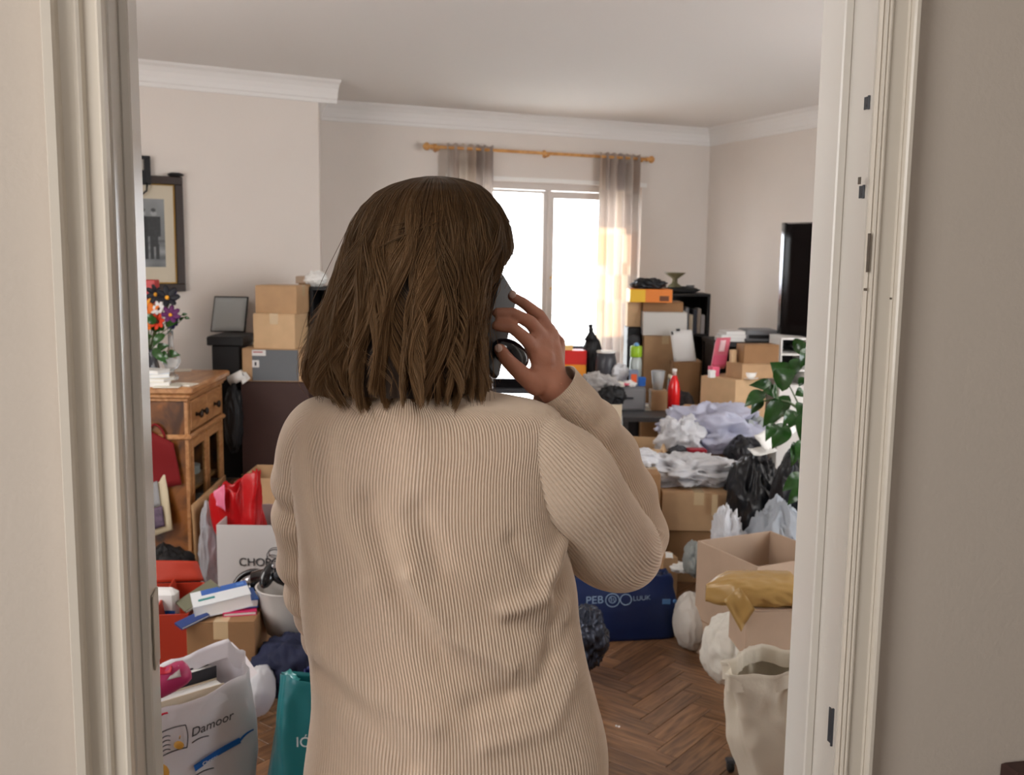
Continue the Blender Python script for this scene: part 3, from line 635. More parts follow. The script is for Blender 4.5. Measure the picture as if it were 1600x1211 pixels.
# leave the face open
bad = (np.abs(((phs-np.pi/2+np.pi) % (2*np.pi))-np.pi) < math.radians(48)); phs[bad] = rng.uniform(math.pi, 2*math.pi, bad.sum())
dd = np.abs(((phs[:, None]-cl_phi[None, :]+np.pi) % (2*np.pi))-np.pi)*1.0+rng.uniform(0, .07, (NC, NCL)); cid = dd.argmin(1)
yend = cl_end[cid]+rng.normal(0, 5, NC); left = np.cos(phs) < -.6; yend = np.where(left, yend-8, yend)
yend = np.where((np.cos(phs) > .6), yend-2, yend)
lay = rng.uniform(0, 1, NC) < .30; yend = np.where(lay, yend-rng.uniform(10, 110, NC), yend)
rho0 = 1-rng.uniform(0, 1, NC)**1.5*.16
for k in range(NP):
    tt = t[k]; y0 = 276.5
    yp = y0+(yend-y0)*(tt**1.75); ph = phs+(cl_phi[cid]-phs)*.75*np.clip(tt*1.3-.25, 0, 1)
    ph = ph+.035*np.sin(cl_ph[cid]+tt*4)*tt
    rho = rho0*(1-tt*.3)+cl_rho[cid]*tt*.3
    q = hair_point(ph, yp, rho)
    wv = cl_amp[cid]*np.clip((tt-.25)/.75, 0, 1)**1.1; a = np.sin(cl_k[cid]*1.4*tt+cl_ph[cid])*wv*1.15; b = np.cos(cl_k[cid]*.8*tt+cl_ph[cid]*1.7)*wv*.6
    q[:, 0] += a*np.abs(np.sin(ph))+np.cos(ph)*b; q[:, 1] += a*np.cos(ph)+np.sin(ph)*b
    tipc = np.clip((tt-.86)/.14, 0, 1)**2*cl_curl[cid]*.022; q[:, 0] += np.cos(ph)*tipc; q[:, 1] += np.sin(ph)*tipc
    lm_ = np.interp(yp, [385, 420, 450, 500, 640], [808, 783, 767, 760, 764]); dl_ = Fv[None, :]+Rv[None, :]*((lm_-800)/F_PX)[:, None]-Uv[None, :]*((yp-605.5)/F_PX)[:, None]
    xl_ = dl_[:, 0]*(q[:, 1]/dl_[:, 1]); q[:, 0] = np.where((q[:, 1] < 1.44) & (yp > 385), np.minimum(q[:, 0], xl_-rng.uniform(0, .006, NC)), q[:, 0])
    pos[:, k] = q
fly = rng.uniform(0, 1, NC) < .012; off = rng.normal(0, 1, (NC, 3))*.006
pos += np.where(fly[:, None, None], off[:, None, :]*(t[None, :, None]**2)*1.6, 0)
pos += (rng.normal(0, .0009, (NC, 1, 3)))*np.clip(t*3, .2, 1)[None, :, None]
hc = bpy.data.hair_curves.new('hair'); hc.add_curves([NP]*NC); hc.attributes['position'].data.foreach_set('vector', pos.astype(np.float32).ravel())
ra_ = hc.attributes.get('radius') or hc.attributes.new('radius', 'FLOAT', 'POINT')
rad = np.tile((.00042*(1-.55*t**3))[None, :], (NC, 1)); ra_.data.foreach_set('value', rad.astype(np.float32).ravel())
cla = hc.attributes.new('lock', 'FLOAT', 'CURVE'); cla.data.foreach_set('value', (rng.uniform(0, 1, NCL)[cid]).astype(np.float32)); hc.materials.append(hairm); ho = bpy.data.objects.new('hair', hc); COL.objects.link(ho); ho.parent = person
ho.matrix_parent_inverse = Matrix.Translation(-person.location); ho['kind'] = 'stuff'
# under-layer that the strands lie on
nr, nc_ = 40, 120; PB = np.zeros((nr, nc_, 3)); ths = np.linspace(math.radians(132), math.radians(408), nc_)
for i in range(nr):
    yp = 278+(606-278)*(i/(nr-1))**1.5; PB[i] = hair_point(ths, np.full(nc_, yp), np.full(nc_, .885))
    PB[i] += (.004*np.sin(ths*23)*(i/nr))[:, None]*np.stack([np.cos(ths), np.sin(ths), ths*0], -1)
gridmesh('hair_underlayer', PB, mat('hair_dark', (50, 34, 22), .6), ho, world=True)

# ---- phone
ph_ = T('smartphone', 'dark smartphone with a grey back held against her right ear', 'phone', PY(783, 425, 1.445))
A0 = PY(783, 423, 1.445); Wv = Vector((.022, .046, -.036)); Lv = Vector((-.004, -.030, -.140)); Nn = Wv.cross(Lv).normalized()
if Nn.dot(Vector((-1, 1, 0))) > 0: Nn = -Nn
wl_, ll_ = Wv.length, Lv.length; Wn = Wv/wl_; Ln = (Lv-Wn*Lv.dot(Wn)).normalized()
Mp = Matrix(((Wn.x, Ln.x, Nn.x, A0.x), (Wn.y, Ln.y, Nn.y, A0.y), (Wn.z, Ln.z, Nn.z, A0.z), (0, 0, 0, 1)))
def slab(mb, x0, x1, y0, y1, z0, z1, r, M, n=6):
    pts = []
    for cx_, cy_, a0 in ((x1-r, y1-r, 0), (x0+r, y1-r, 90), (x0+r, y0+r, 180), (x1-r, y0+r, 270)):
        for k in range(n+1): a = math.radians(a0+90*k/n); pts.append((cx_+r*math.cos(a), cy_+r*math.sin(a)))
    m_ = len(pts); cx, cy = (x0+x1)/2, (y0+y1)/2; v = []
    for z, s in ((z0, .97), (z0+(z1-z0)*.2, 1), (z1-(z1-z0)*.2, 1), (z1, .97)):
        for x, y in pts: v.append(M @ Vector((cx+(x-cx)*s, cy+(y-cy)*s, z)))
    f = [tuple(reversed(range(m_))), tuple(3*m_+i for i in range(m_))]
    for r_ in range(3):
        for i in range(m_): f.append((r_*m_+i, r_*m_+(i+1) % m_, (r_+1)*m_+(i+1) % m_, (r_+1)*m_+i))
    return mb.add(v, f)
slab(MB(), 0, wl_+.006, 0, ll_, -.0075, 0, .009, Mp).go('phone_body', mat('phone_edge', (34, 36, 40), .35, .6), ph_, False, True)
slab(MB(), .002, wl_+.004, .002, ll_-.002, 0, .0008, .008, Mp).go('back_panel', mat('phone_back', (58, 61, 64), .5, spec=.25), ph_, False, True)
slab(MB(), .002, wl_+.004, .003, ll_-.003, -.0085, -.0075, .008, Mp).go('screen', blackg, ph_, False, True)
cg = PY(798, 553, 1.412); q = Vector((.9, .25, -.62)).normalized(); 
Mg = Matrix.Translation(cg) @ q.to_track_quat('X', 'Z').to_matrix().to_4x4()
MB().ball((0, 0, 0), (.030, .012, .019), 28, None).go('finger_grip', mat('grip_gloss', (12, 16, 28), .08, coat=1), ph_, True).matrix_basis = Matrix.Translation(cg-ph_.location) @ q.to_track_quat('X', 'Z').to_matrix().to_4x4()

# ------------------------------------------------------------------ builders for the clutter
def proj_w(x0, x1, y, Y): return PY(x1, y, Y).x-PY(x0, y, Y).x
def box_at(x0, x1, yt, Y, z0, d, yaw=0):
    """front face spans px x0..x1 with its top edge at py yt, front at depth Y"""
    a, b = PY(x0, yt, Y), PY(x1, yt, Y); w = (b.x-a.x)/math.cos(yaw); h = (a.z+b.z)/2-z0; c = (a+b)/2; R = Matrix.Rotation(yaw, 4, 'Z')
    loc = Vector((c.x, c.y, z0))+(R @ Vector((0, d/2, 0))); return loc, w, h
def carton(name, label, x0, x1, yt, Y, z0, d, yaw=0, m=None, is_open=False, flaps=(1, 1, 1, 1), tp=True, group=None, cat='box', fang=(110, 110, 110, 110), inside=None, spec=None):
    m = m or kraft; loc, w, h = spec if spec else box_at(x0, x1, yt, Y, z0, d, yaw); t = T(name, label, cat, loc, yaw, group); th = .0045; a, b = w/2, d/2
    if is_open:
        mb = MB(); mb.box(-a, a, -b, -b+th, 0, h).box(-a, a, b-th, b, 0, h).box(-a, -a+th, -b+th, b-th, 0, h).box(a-th, a, -b+th, b-th, 0, h).box(-a+th, a-th, -b+th, b-th, 0, th); mb.go('box_body', m, t)
        fl = min(w, d)/2
        for k, on in enumerate(flaps):
            if not on: continue
            an = math.radians(fang[k]); L = w if k < 2 else d
            M = [Matrix.Translation((0, -b, h)), Matrix.Translation((0, b, h)) @ Matrix.Rotation(math.pi, 4, 'Z'), Matrix.Translation((-a, 0, h)) @ Matrix.Rotation(-math.pi/2, 4, 'Z'), Matrix.Translation((a, 0, h)) @ Matrix.Rotation(math.pi/2, 4, 'Z')][k] @ Matrix.Rotation(-an+math.pi, 4, 'X')
            # flap lies along local -y when folded flat outwards
            q = MB(); L2 = L/2-.004; v = [(-L2, 0, 0), (L2, 0, 0), (L2-.006, -fl, 0), (-L2+.006, -fl, 0)]
            vv = [M @ Vector(p) for p in v]+[M @ (Vector(p)+Vector((0, 0, th))) for p in v]
            q.add(vv, [(0, 3, 2, 1), (4, 5, 6, 7), (0, 1, 5, 4), (1, 2, 6, 5), (2, 3, 7, 6), (3, 0, 4, 7)]); q.go('flap', m, t)
    else:
        mb = MB(); mb.bbox(-a, a, -b, b, 0, h-.004, .003); bd = mb.go('box_body', m, t)
        for s in (-1, 1):
            q = MB(); q.bbox(-a+.001, a-.001, min(s*.002, s*b), max(s*.002, s*b), h-.0042, h, .001); q.go('flap', m, t)
        if tp:
            q = MB(); q.box(-.024, .024, -b-.0006, b+.0006, h, h+.0006).box(-.024, .024, -b-.0008, -b, h-.06, h+.0006); q = q if w < d else MB().box(-a-.0006, a+.0006, -.024, .024, h, h+.0006).box(-a-.0008, -a, -.024, .024, h-.06, h+.0006).box(a, a+.0008, -.024, .024, h-.06, h+.0006); q.go('tape', tape, t)
    t['_w'] = w; t['_h'] = h; return t
def top(t): return t.location.z+t['_h']
def blob(name, label, c, r, m, seed=0, amp=.18, freq=2.2, cat='bag', flat=None, n=40, group=None, parent=None, spikes=(), sharp=1.0, smooth=True, kind=None):
    """crumpled soft body standing on flat (z) if given"""
    off = Vector((seed*3.17, seed*1.71, seed*.93)); P = []; rows = n; cols = n*2; c = Vector(c)
    arr = np.zeros((rows, cols, 3))
    for i in range(rows):
        th = math.pi*i/(rows-1)
        for j in range(cols):
            a = 2*math.pi*j/cols; d = Vector((math.sin(th)*math.cos(a), math.sin(th)*math.sin(a), math.cos(th)))
            q = d*freq+off; wq = q+Vector((mn.noise(q*.9), mn.noise(q*.9+Vector((7, 1, 3))), mn.noise(q*.9+Vector((2, 9, 4)))))*.55; k = 1+amp*(1.0*mn.noise(q)+1.5*(.28-abs(mn.noise(wq*1.15)))*sharp+.8*(.25-abs(mn.noise(wq*2.3)))*sharp+.12*mn.noise(wq*5))
            for (sd, sw, sh_) in spikes:
                dp = max(0, d.dot(sd)); k += sh_*math.exp(-((1-dp)/sw))
            p = Vector((d.x*r[0]*k, d.y*r[1]*k, d.z*r[2]*k))+c
            if flat is not None and p.z < flat: p.z = flat+.001
            arr[i, j] = p
    o = gridmesh(name, arr, m, parent, closed_u=True, smooth=smooth, world=parent is not None)
    if parent is None: tag(o, label, cat, group)
    if kind: o['kind'] = kind
    return o
def pblob(name, label, x0, x1, y0, y1, Y, m, dy=None, flat=None, **k):
    """blob filling a pixel rectangle at depth Y"""
    a, b = PY(x0, (y0+y1)/2, Y), PY(x1, (y0+y1)/2, Y); t_, bt = PY((x0+x1)/2, y0, Y).z, PY((x0+x1)/2, y1, Y).z
    rx, rz = (b.x-a.x)/2/1.08, (t_-bt)/2/1.08; c = Vector(((a.x+b.x)/2, Y, (t_+bt)/2))
    return blob(name, label, c, (rx, dy or rx*.8, rz), m, flat=flat, **k)
def quad_bag(name, label, tops, bots, m, seed=0, amp=.012, n=14, rowsn=26, cat='bag', group=None, m_in=None, bulge=.0, closed_top=False, pw=3.2, rim=0.012):
    """open bag; tops and bots are four corners each, counter-clockwise from front left, world"""
    t = T(name, label, cat, sum((Vector(b) for b in bots), Vector())/4, 0, group)
    tp_ = [Vector(p) for p in tops]; bt = [Vector(p) for p in bots]; N = n*4; arr = np.zeros((rowsn+5, N, 3)); cT = sum(tp_, Vector())/4; cB = sum(bt, Vector())/4
    def edge(q, s):
        k = int(s*4) % 4; f = s*4-int(s*4); p = q[k].lerp(q[(k+1) % 4], f); return p
    for i in range(rowsn):
        v = i/(rowsn-1)
        for j in range(N):
            s = j/N; a = edge(bt, s); b = edge(tp_, s); p = a.lerp(b, v); c = cB.lerp(cT, v); r = p-c; r.z = 0
            f = (s*4) % 1; rnd = 1-.10*(2*abs(f-.5))**6; p = c+(p-c)*1.0; p.x = c.x+r.x*rnd; p.y = c.y+r.y*rnd
            q = Vector((s*9+seed*7.1, v*3.3, seed*1.9)); k = amp*(mn.noise(Vector((math.cos(s*6.283)*2.1, math.sin(s*6.283)*2.1, v*2.4+seed*5)))*1.5+.7*(.3-abs(mn.noise(Vector((math.cos(s*6.283)*4.1, math.sin(s*6.283)*4.1, v*4.4+seed*3)))))) 
            rl = r.length or 1; bl = bulge*math.sin(math.pi*v)*math.sin(math.pi*f)
            p += r/rl*(k*(.3+.7*v)+bl)
            if v > .9: p.z += rim*mn.noise(Vector((math.cos(s*6.283)*2.5, math.sin(s*6.283)*2.5, seed*2.2)))*(v-.9)*10
            arr[i+2, j] = p
    arr[0] = np.array(cB)+(arr[2]-np.array(cB))*.02; arr[1] = np.array(cB)+(arr[2]-np.array(cB))*.7; arr[0:2, :, 2] = arr[2, :, 2]
    # rim folded inwards
    cT2 = np.array(cT)
    for e, (s_, dz) in enumerate(((.985, .001), (.965, -.012), (.95, -.05))):
        arr[rowsn+2+e] = cT2+(arr[rowsn+1]-cT2)*np.array([s_, s_, 1])+np.array([0, 0, dz])
    gridmesh('bag_body', arr, m, t, closed_u=True, world=True); return t
def handle_loop(t, p0, p1, up, r, m, lean=(0, 0, 0)):
    p0, p1 = Vector(p0), Vector(p1); pts = []
    for k in range(13):
        a = k/12; q = p0.lerp(p1, a); q = q+Vector(lean)*math.sin(math.pi*a); q.z += up*math.sin(math.pi*a)**.6; pts.append(q)
    MB().tube(pts, r, 8).go('handle', m, t, True, True)
def book(label, loc, w, d, h, yaw, cover, group=None, tilt=(0, 0), name='book', cat='book'):
    t = T(name, label, cat, loc, 0, group); t.rotation_euler = (tilt[0], tilt[1], yaw); a, b = w/2, d/2; th = min(.003, h/5)
    MB().box(-a, a, -b, b, 0, th).box(-a, a, -b, b, h-th, h).box(-a, -a+th, -b, b, th, h-th).go('cover', cover, t)
    MB().box(-a+th, a-.003, -b+.003, b-.003, th, h-th).go('page_block', paper, t); return t
def flatbox(name, label, loc, w, d, h, yaw, m, cat='box', tilt=(0, 0), group=None, lid=None, bev=.003):
    t = T(name, label, cat, loc, 0, group); t.rotation_euler = (tilt[0], tilt[1], yaw); a, b = w/2, d/2
    MB().bbox(-a, a, -b, b, 0, h*.62, bev).go('box_base', m, t); MB().bbox(-a-.001, a+.001, -b-.001, b+.001, h*.6, h, bev).go('lid', lid or m, t); return t
def label_patch(t, m, x0, x1, z0, z1, y, th=.0012, name='printed_label'):
    return MB().box(x0, x1, y-th, y, z0, z1).go(name, m, t)
def sheet(name, label, pts, m, th=.0015, cat='paper', n=8, bend=.01, group=None, parent=None):
    """sheet through four world corners with a soft bend and real thickness"""
    p = [Vector(q) for q in pts]; nn = (p[1]-p[0]).cross(p[3]-p[0]).normalized(); arr = np.zeros((n*2+0, n, 3))
    g = np.zeros((n, n, 3))
    for i in range(n):
        for j in range(n):
            a, b = i/(n-1), j/(n-1); q = p[0].lerp(p[1], b).lerp(p[3].lerp(p[2], b), a)+nn*bend*(math.sin(math.pi*b)*.7+mn.noise(Vector((a*2.2, b*2.2, p[0].x*3)))*.9); g[i, j] = q
    up_ = g+np.array(nn*th); v = [tuple(q) for q in g.reshape(-1, 3)]+[tuple(q) for q in up_.reshape(-1, 3)]; N = n*n; f = []
    for i in range(n-1):
        for j in range(n-1): a = i*n+j; f.append((a, a+n, a+n+1, a+1)); f.append((N+a, N+a+1, N+a+n+1, N+a+n))
    ring_ = [j for j in range(n)]+[i*n+n-1 for i in range(1, n)]+[(n-1)*n+j for j in range(n-2, -1, -1)]+[i*n for i in range(n-2, 0, -1)]
    for k in range(len(ring_)): a, b = ring_[k], ring_[(k+1) % len(ring_)]; f.append((a, b, b+N, a+N))
    o = mesh(name, v, f, m, parent, True, parent is not None)
    if parent is None: tag(o, label, cat, group)
    return o

# ------------------------------------------------------------------ left: sideboard and what stands on it
SZ = .90; near = PZ(300, 606, SZ); far = PZ(359, 578, SZ); fd = (far-near); fd.z = 0; FL = fd.length; fd.normalize(); fo = Vector((fd.y, -fd.x, 0))    # fd along the front, fo outwards (to the right)
sb = T('sideboard', 'honey-brown wooden sideboard with burl side, drawer knobs and two glazed doors', 'sideboard', Vector((near.x, near.y, 0)))
Ms = Matrix(((fo.x, fd.x, 0, near.x), (fo.y, fd.y, 0, near.y), (0, 0, 1, 0), (0, 0, 0, 1)))    # local x out of the front, y along it
DPT = .62
def sbx(name, x0, x1, y0, y1, z0, z1, m, parent=sb, b=.004): return MB().bbox(x0, x1, y0, y1, z0, z1, b, Ms).go(name, m, parent, world=True)
sbx('top_board', -DPT, .0, .0, FL, SZ-.03, SZ, wood, b=.008); sbx('moulding', -DPT+.01, -.015, .012, FL-.01, SZ-.055, SZ-.03, wood, b=.012); sbx('moulding', -DPT+.02, -.03, .025, FL-.02, SZ-.07, SZ-.055, wood)
sbx('side_panel', -DPT+.03, -.05, .04, .06, .08, SZ-.07, burl); sbx('side_panel', -DPT+.03, -.05, FL-.06, FL-.04, .08, SZ-.07, burl)
sbx('back_panel', -DPT+.03, -DPT+.045, .06, FL-.06, .08, SZ-.07, burl); sbx('shelf', -DPT+.045, -.07, .06, FL-.06, .34, .355, wood); sbx('bottom_board', -DPT+.03, -.05, .06, FL-.06, .08, .1, wood)
sbx('middle_board', -DPT+.045, -.05, .06, FL-.06, .62, .64, wood); sbx('waist_moulding', -DPT+.02, -.02, .03, FL-.03, .64, .665, wood, b=.01)
sbx('plinth', -DPT+.02, -.03, .03, FL-.03, 0, .08, wood)
for y in (.04, FL-.075): sbx('corner_post', -.055, -.035, y, y+.035, .08, SZ-.07, wood)
for k in range(2):
    y0 = .08+k*(FL-.16)/2+.004; y1 = y0+(FL-.16)/2-.008; dr = sbx('drawer', -.055, -.032, y0, y1, .675, .822, wood, b=.006)
    for s in (.32, .68) if k == 0 else (.5,):
        yy = y0+(y1-y0)*s; kb = MB().lathe([(.011, 0), (.007, .008), (.008, .014), (.018, .022), (.019, .029), (.01, .035)], 16, M=Ms @ Matrix.Translation((-.032, yy, .745)) @ Matrix.Rotation(math.pi/2, 4, 'Y')).go('knob', mat('dark_knob', (38, 26, 18), .3), dr, True, True)
    # glazed door
    dd = sbx('door', -.052, -.034, y0, y0+.04, .11, .63, wood, b=.003); sbx('stile', -.052, -.034, y1-.04, y1, .11, .63, wood, dd); sbx('top_rail', -.052, -.034, y0+.04, y1-.04, .585, .63, wood, dd); sbx('bottom_rail', -.052, -.034, y0+.04, y1-.04, .11, .16, wood, dd)
    MB().box(-.045, -.042, y0+.035, y1-.035, .155, .59, Ms).go('pane', mat('cabinet_glass', (235, 245, 245), .02, trans=1, ior=1.1), dd, world=True)
def in_sb(x, y, z): return Ms @ Vector((x, y, z))
for i, (x, y, n_) in enumerate(((-.2, .22, 3), (-.22, .56, 4))):
    t = T('plate_stack', 'white plates stacked behind the %s glass door of the sideboard' % ('nearer' if i == 0 else 'farther'), 'plates', in_sb(x, y, .355), 0, 'plates in the sideboard')
    for k in range(n_): MB().lathe([(.04, .0), (.085, .006), (.09, .011), (.08, .009)], 24, (0, 0, k*.012)).go('plate', white, t, True)
for i, (x, y) in enumerate(((-.2, .25), (-.2, .58))):
    b = flatbox('paper_box', 'pale %s box on the bottom board inside the sideboard' % ('blue' if i == 0 else 'grey'), in_sb(x, y, .1), .2, .14, .12, math.atan2(fd.y, fd.x), mat('pale_blue', (170, 190, 210), .6) if i == 0 else greyl, group='boxes in the sideboard')
# hanging on the side of the sideboard
TY = near.y+.016
q = [PY(222, 668, TY), PY(272, 692, TY), PY(284, 757, TY), PY(222, 768, TY)]
t = T('tote_bag', 'dark red cloth tote hanging flat against the side of the sideboard', 'bag', q[0])
sheet('bag_body', None, [p+Vector((0, -.014, 0)) for p in q], redcloth, .012, parent=t, bend=.012); handle_loop(t, PY(232, 675, TY), PY(258, 685, TY), .05, .006, redcloth)
t = T('leaning_picture', 'small cream-mounted picture of grey figures leaning on the side of the sideboard', 'picture', PY(250, 835, 4.52))
c4 = [PY(214, 748, TY), PY(257, 735, TY), PY(269, 828, TY-.06), PY(226, 842, TY-.06)]
sheet('mount', None, c4, mat('cream_mount', (214, 200, 170), .7), .012, parent=t, bend=.0)
def inset(c, a0, a1, b0, b1, push):
    nn = (c[1]-c[0]).cross(c[3]-c[0]).normalized(); nn = nn if nn.y < 0 else -nn
    f = lambda a, b: c[0].lerp(c[1], a).lerp(c[3].lerp(c[2], a), b)+nn*push
    return [f(a0, b0), f(a1, b0), f(a1, b1), f(a0, b1)]
sheet('print', None, inset(c4, .05, .74, .14, .55, .014), mat('print_grey', (150, 150, 152), .5), .001, parent=t, bend=0)
sheet('print', None, inset(c4, .05, .80, .56, .9, .014), mat('print_plum', (92, 74, 96), .5, var=.5, scale=40), .001, parent=t, bend=0)
pblob('holdall', 'soft black holdall slumped on the floor against the sideboard, behind the red crate', 205, 312, 852, 960, 4.3, blackm, flat=0, seed=4, amp=.14, dy=.15)

# picture on the wall over the sideboard
WD = (L0-L1).normalized(); WN = Vector((-WD.y, WD.x, 0)); WN = WN if WN.y < 0 else -WN; WR = -WD
def onleft(px, py, off=0):
    a = L1+WN*off; d = Vector(ray(px, py)); t_ = (a-Vector((0, 0, 0))).dot(WN)/Vector((d.x, d.y, 0)).dot(WN); return Vector(CAM)+d*t_
br = onleft(290, 455, .03); tr_ = onleft(291, 277, .03); PWd = .50; PHt = tr_.z-br.z
Mf = Matrix(((WR.x, -WN.x, 0, br.x), (WR.y, -WN.y, 0, br.y), (0, 0, 1, br.z), (0, 0, 0, 1)))   # x to the right, y into the wall, origin at the lower right corner
pf_ = T('picture_frame', 'large dark gilt-edged frame holding an old grey photograph of two standing figures', 'picture', br)
def pfx(name, x0, x1, z0, z1, y0, y1, m, parent=pf_, b=.004): return MB().bbox(x0, x1, y0, y1, z0, z1, b, Mf).go(name, m, parent, world=True)
fr_m = mat('frame_dark', (44, 28, 20), .3, coat=.4); FW = .045
pfx('frame_rail', -PWd, 0, 0, FW, -.012, .028, fr_m); pfx('frame_rail', -PWd, 0, PHt-FW, PHt, -.012, .028, fr_m); pfx('frame_rail', -FW, 0, FW, PHt-FW, -.012, .028, fr_m); pfx('frame_rail', -PWd, -PWd+FW, FW, PHt-FW, -.012, .028, fr_m)
pfx('gilt_slip', -PWd+FW, -FW, FW, FW+.007, .0, .02, gold); pfx('gilt_slip', -PWd+FW, -FW, PHt-FW-.007, PHt-FW, .0, .02, gold); pfx('gilt_slip', -FW-.007, -FW, FW+.007, PHt-FW-.007, .0, .02, gold)
pfx('mount', -PWd+FW, -FW-.007, FW+.007, PHt-FW-.007, .008, .02, mat('mount_board', (198, 188, 168), .7), b=.001)
# the old photograph: a printed picture, painted point by point on a flat sheet
gw, gh = 60, 100; P_ = np.zeros((gh, gw, 3)); C_ = np.ones((gh, gw, 4)); X0, X1, Z0, Z1 = -PWd+FW+.05, -FW-.06, FW+.095, PHt-FW-.085
for i in range(gh):
    for j in range(gw):
        a, b = j/(gw-1), i/(gh-1); P_[i, j] = Mf @ Vector((X0+(X1-X0)*a, .0065, Z0+(Z1-Z0)*b)); v = 92+70*(b > .33)*(b-.33)+18*mn.noise(Vector((a*6, b*6, 1)))
        if b > .40: v = 100+34*b+14*mn.noise(Vector((a*5, b*5, 4)))
        else: v = 120+46*mn.noise(Vector((a*3, b*11, 9)))-16*(b > .3)
        for cx_, hh, wd_, dk in ((.60, .82, .13, 34), (.80, .84, .12, 44)):
            body_ = abs(a-cx_) < wd_*(1-.35*(b < .45)) and .30 < b < .74; leg = .12 < b <= .34 and (abs(a-cx_-.05) < .035 or abs(a-cx_+.05) < .035); head = math.hypot(a-cx_, (b-.785)*1.6) < .055
            if body_ or leg: v = dk+10*mn.noise(Vector((a*20, b*20, 3)))
            if head: v = 150
            if math.hypot(a-cx_, (b-.835)*1.6) < .045: v = 60
        if math.hypot(a-.2, (b-.35)*.7) < .17: v = 78+20*mn.noise(Vector((a*14, b*14, 3)))
        C_[i, j, :3] = lin((v, v+3, v+5))
gridmesh('old_photograph', P_, attr_mat('old_print', .35, coat=.5), pf_, smooth=False, world=True, col=C_)
o = blob('beret', 'flat black cap resting on top of the large picture frame', onleft(274, 273, .04), (.045, .04, .012), blackm, seed=2, amp=.1, cat='hat', n=20)
q = onleft(233, 289, .03); Mq = Matrix(((WR.x, -WN.x, 0, q.x), (WR.y, -WN.y, 0, q.y), (0, 0, 1, q.z), (0, 0, 0, 1)))
t = T('wall_bracket', 'black metal wall fitting above the large picture frame, partly hidden by the jamb', 'fitting', q); hq = onleft(233, 244, .03).z-q.z
for x0, x1, z0, z1 in ((-.15, 0.008, hq-.018, hq), (-.022, .008, 0, hq-.018), (-.15, -.022, .0, hq*.5), (-.15, -.12, hq*.5, hq-.018)): MB().bbox(x0, x1, -.02, .028, z0, z1, .003, Mq).go('bar', blackm, t, world=True)
MB().tube([Mq @ Vector((x, -.03, z)) for x, z in ((-.015, .01), (-.02, -.035), (-.045, -.055), (-.08, -.05), (-.11, -.03))], .006, 8).go('hook', blackm, t, True, True)

# things on the sideboard top
def on(px, py, z=SZ): return PZ(px, py, z)
# vase of flowers
vb = on(236, 598); vb = Vector((PY(232, 590, 4.95).x, 4.95, SZ))
t = T('flower_vase', 'dark vase of orange, white and purple artificial flowers on the sideboard', 'flowers', vb)
MB().lathe([(.035, 0), (.05, .02), (.058, .06), (.045, .11), (.03, .14), (.036, .16)], 24).go('vase', mat('smoked_vase', (60, 60, 66), .15, coat=.6), t, True)
fl_ = [(238, 493, 'orange', 24), (228, 480, 'amber', 20), (247, 503, 'scarlet', 16), (249, 483, 'white', 16), (262, 478, 'white', 12), (267, 492, 'purple', 18), (272, 505, 'indigo', 14), (244, 460, 'black', 20), (262, 465, 'black', 22), (270, 462, 'indigo', 12), (222, 490, 'lemon', 16), (230, 510, 'orange', 13)]
fc = {'orange': (228, 120, 36), 'amber': (240, 168, 48), 'scarlet': (214, 62, 30), 'white': (232, 230, 230), 'purple': (96, 34, 92), 'indigo': (40, 36, 96), 'black': (24, 24, 34), 'lemon': (226, 214, 70)}
for i, (px, py, c, s) in enumerate(fl_):
    p = PY(px, py, 4.95+.05*math.sin(i*2.1)); R_ = s/1556*5*.85; mb = MB(); nP = 7
    face_ = (Vector((0, -1, .25))+Vector((math.sin(i*1.7)*.5, 0, math.cos(i*2.3)*.3))).normalized().to_track_quat('Z', 'Y').to_matrix().to_4x4(); Mx = Matrix.Translation(p) @ face_
    for k in range(nP):
        a = 2*math.pi*k/nP+i; mb.ball((0, 0, 0), (R_*.5, R_*.27, R_*.08), 8, Matrix.Translation((0, 0, 0)) @ Matrix.Rotation(a, 4, 'Z') @ Matrix.Rotation(-.35, 4, 'Y') @ Matrix.Translation((R_*.55, 0, 0)))
    mb2 = MB(); mb2.v = [tuple(Mx @ Vector(v)) for v in mb.v]; mb2.f = mb.f; fo_ = mb2.go('flower', mat('petal_'+c, fc[c], .6), t, True, True)
    MB().ball(p+Vector((0, -R_*.15, 0)), R_*.2, 8).go('flower_centre', mat('petal_amber', fc['amber'], .6) if c in ('black', 'indigo', 'purple') else mat('flower_eye', (90, 40, 20), .7), fo_, True, True)
    MB().tube([p+Vector((0, .01, 0)), p.lerp(vb+Vector((0, 0, .18)), .5)+Vector((.01, 0, .01)), vb+Vector((0, 0, .13))], .0022, 6).go('stem', stemm, t, True, True)
def leaf(mb, base, tip, w, nrm_, fold=.25, n=8):
    d = tip-base; s = d.cross(nrm_).normalized(); nn = s.cross(d).normalized(); v = []; f = []
    for i in range(n+1):
        t_ = i/n; ww = w*math.sin(math.pi*min(1, t_*1.02)**.75)**.9 if 0 < t_ < 1 else 0; c = base+d*t_+nn*(.18*d.length*math.sin(math.pi*t_))
        for k in (-1, -.5, 0, .5, 1): v.append(c+s*ww*k+nn*abs(k)*ww*fold)
    for i in range(n):
        for k in range(4): a = i*5+k; f.append((a, a+1, a+6, a+5))
    m0 = len(v); v += [p-nn*.0008 for p in v]; f += [tuple(reversed([x+m0 for x in q])) for q in f[:]]
    return mb.add(v, f)
r_ = random.Random(5)
for i in range(16):
    p = PY(r_.uniform(218, 262), r_.uniform(505, 560), 4.93+r_.uniform(-.05, .05)); mb = MB(); leaf(mb, p, p+Vector((r_.uniform(-.08, .08), -.02, r_.uniform(-.08, .06))), .022, Vector((0, -1, .3))); mb.go('leaf', leafm, t, True, True)
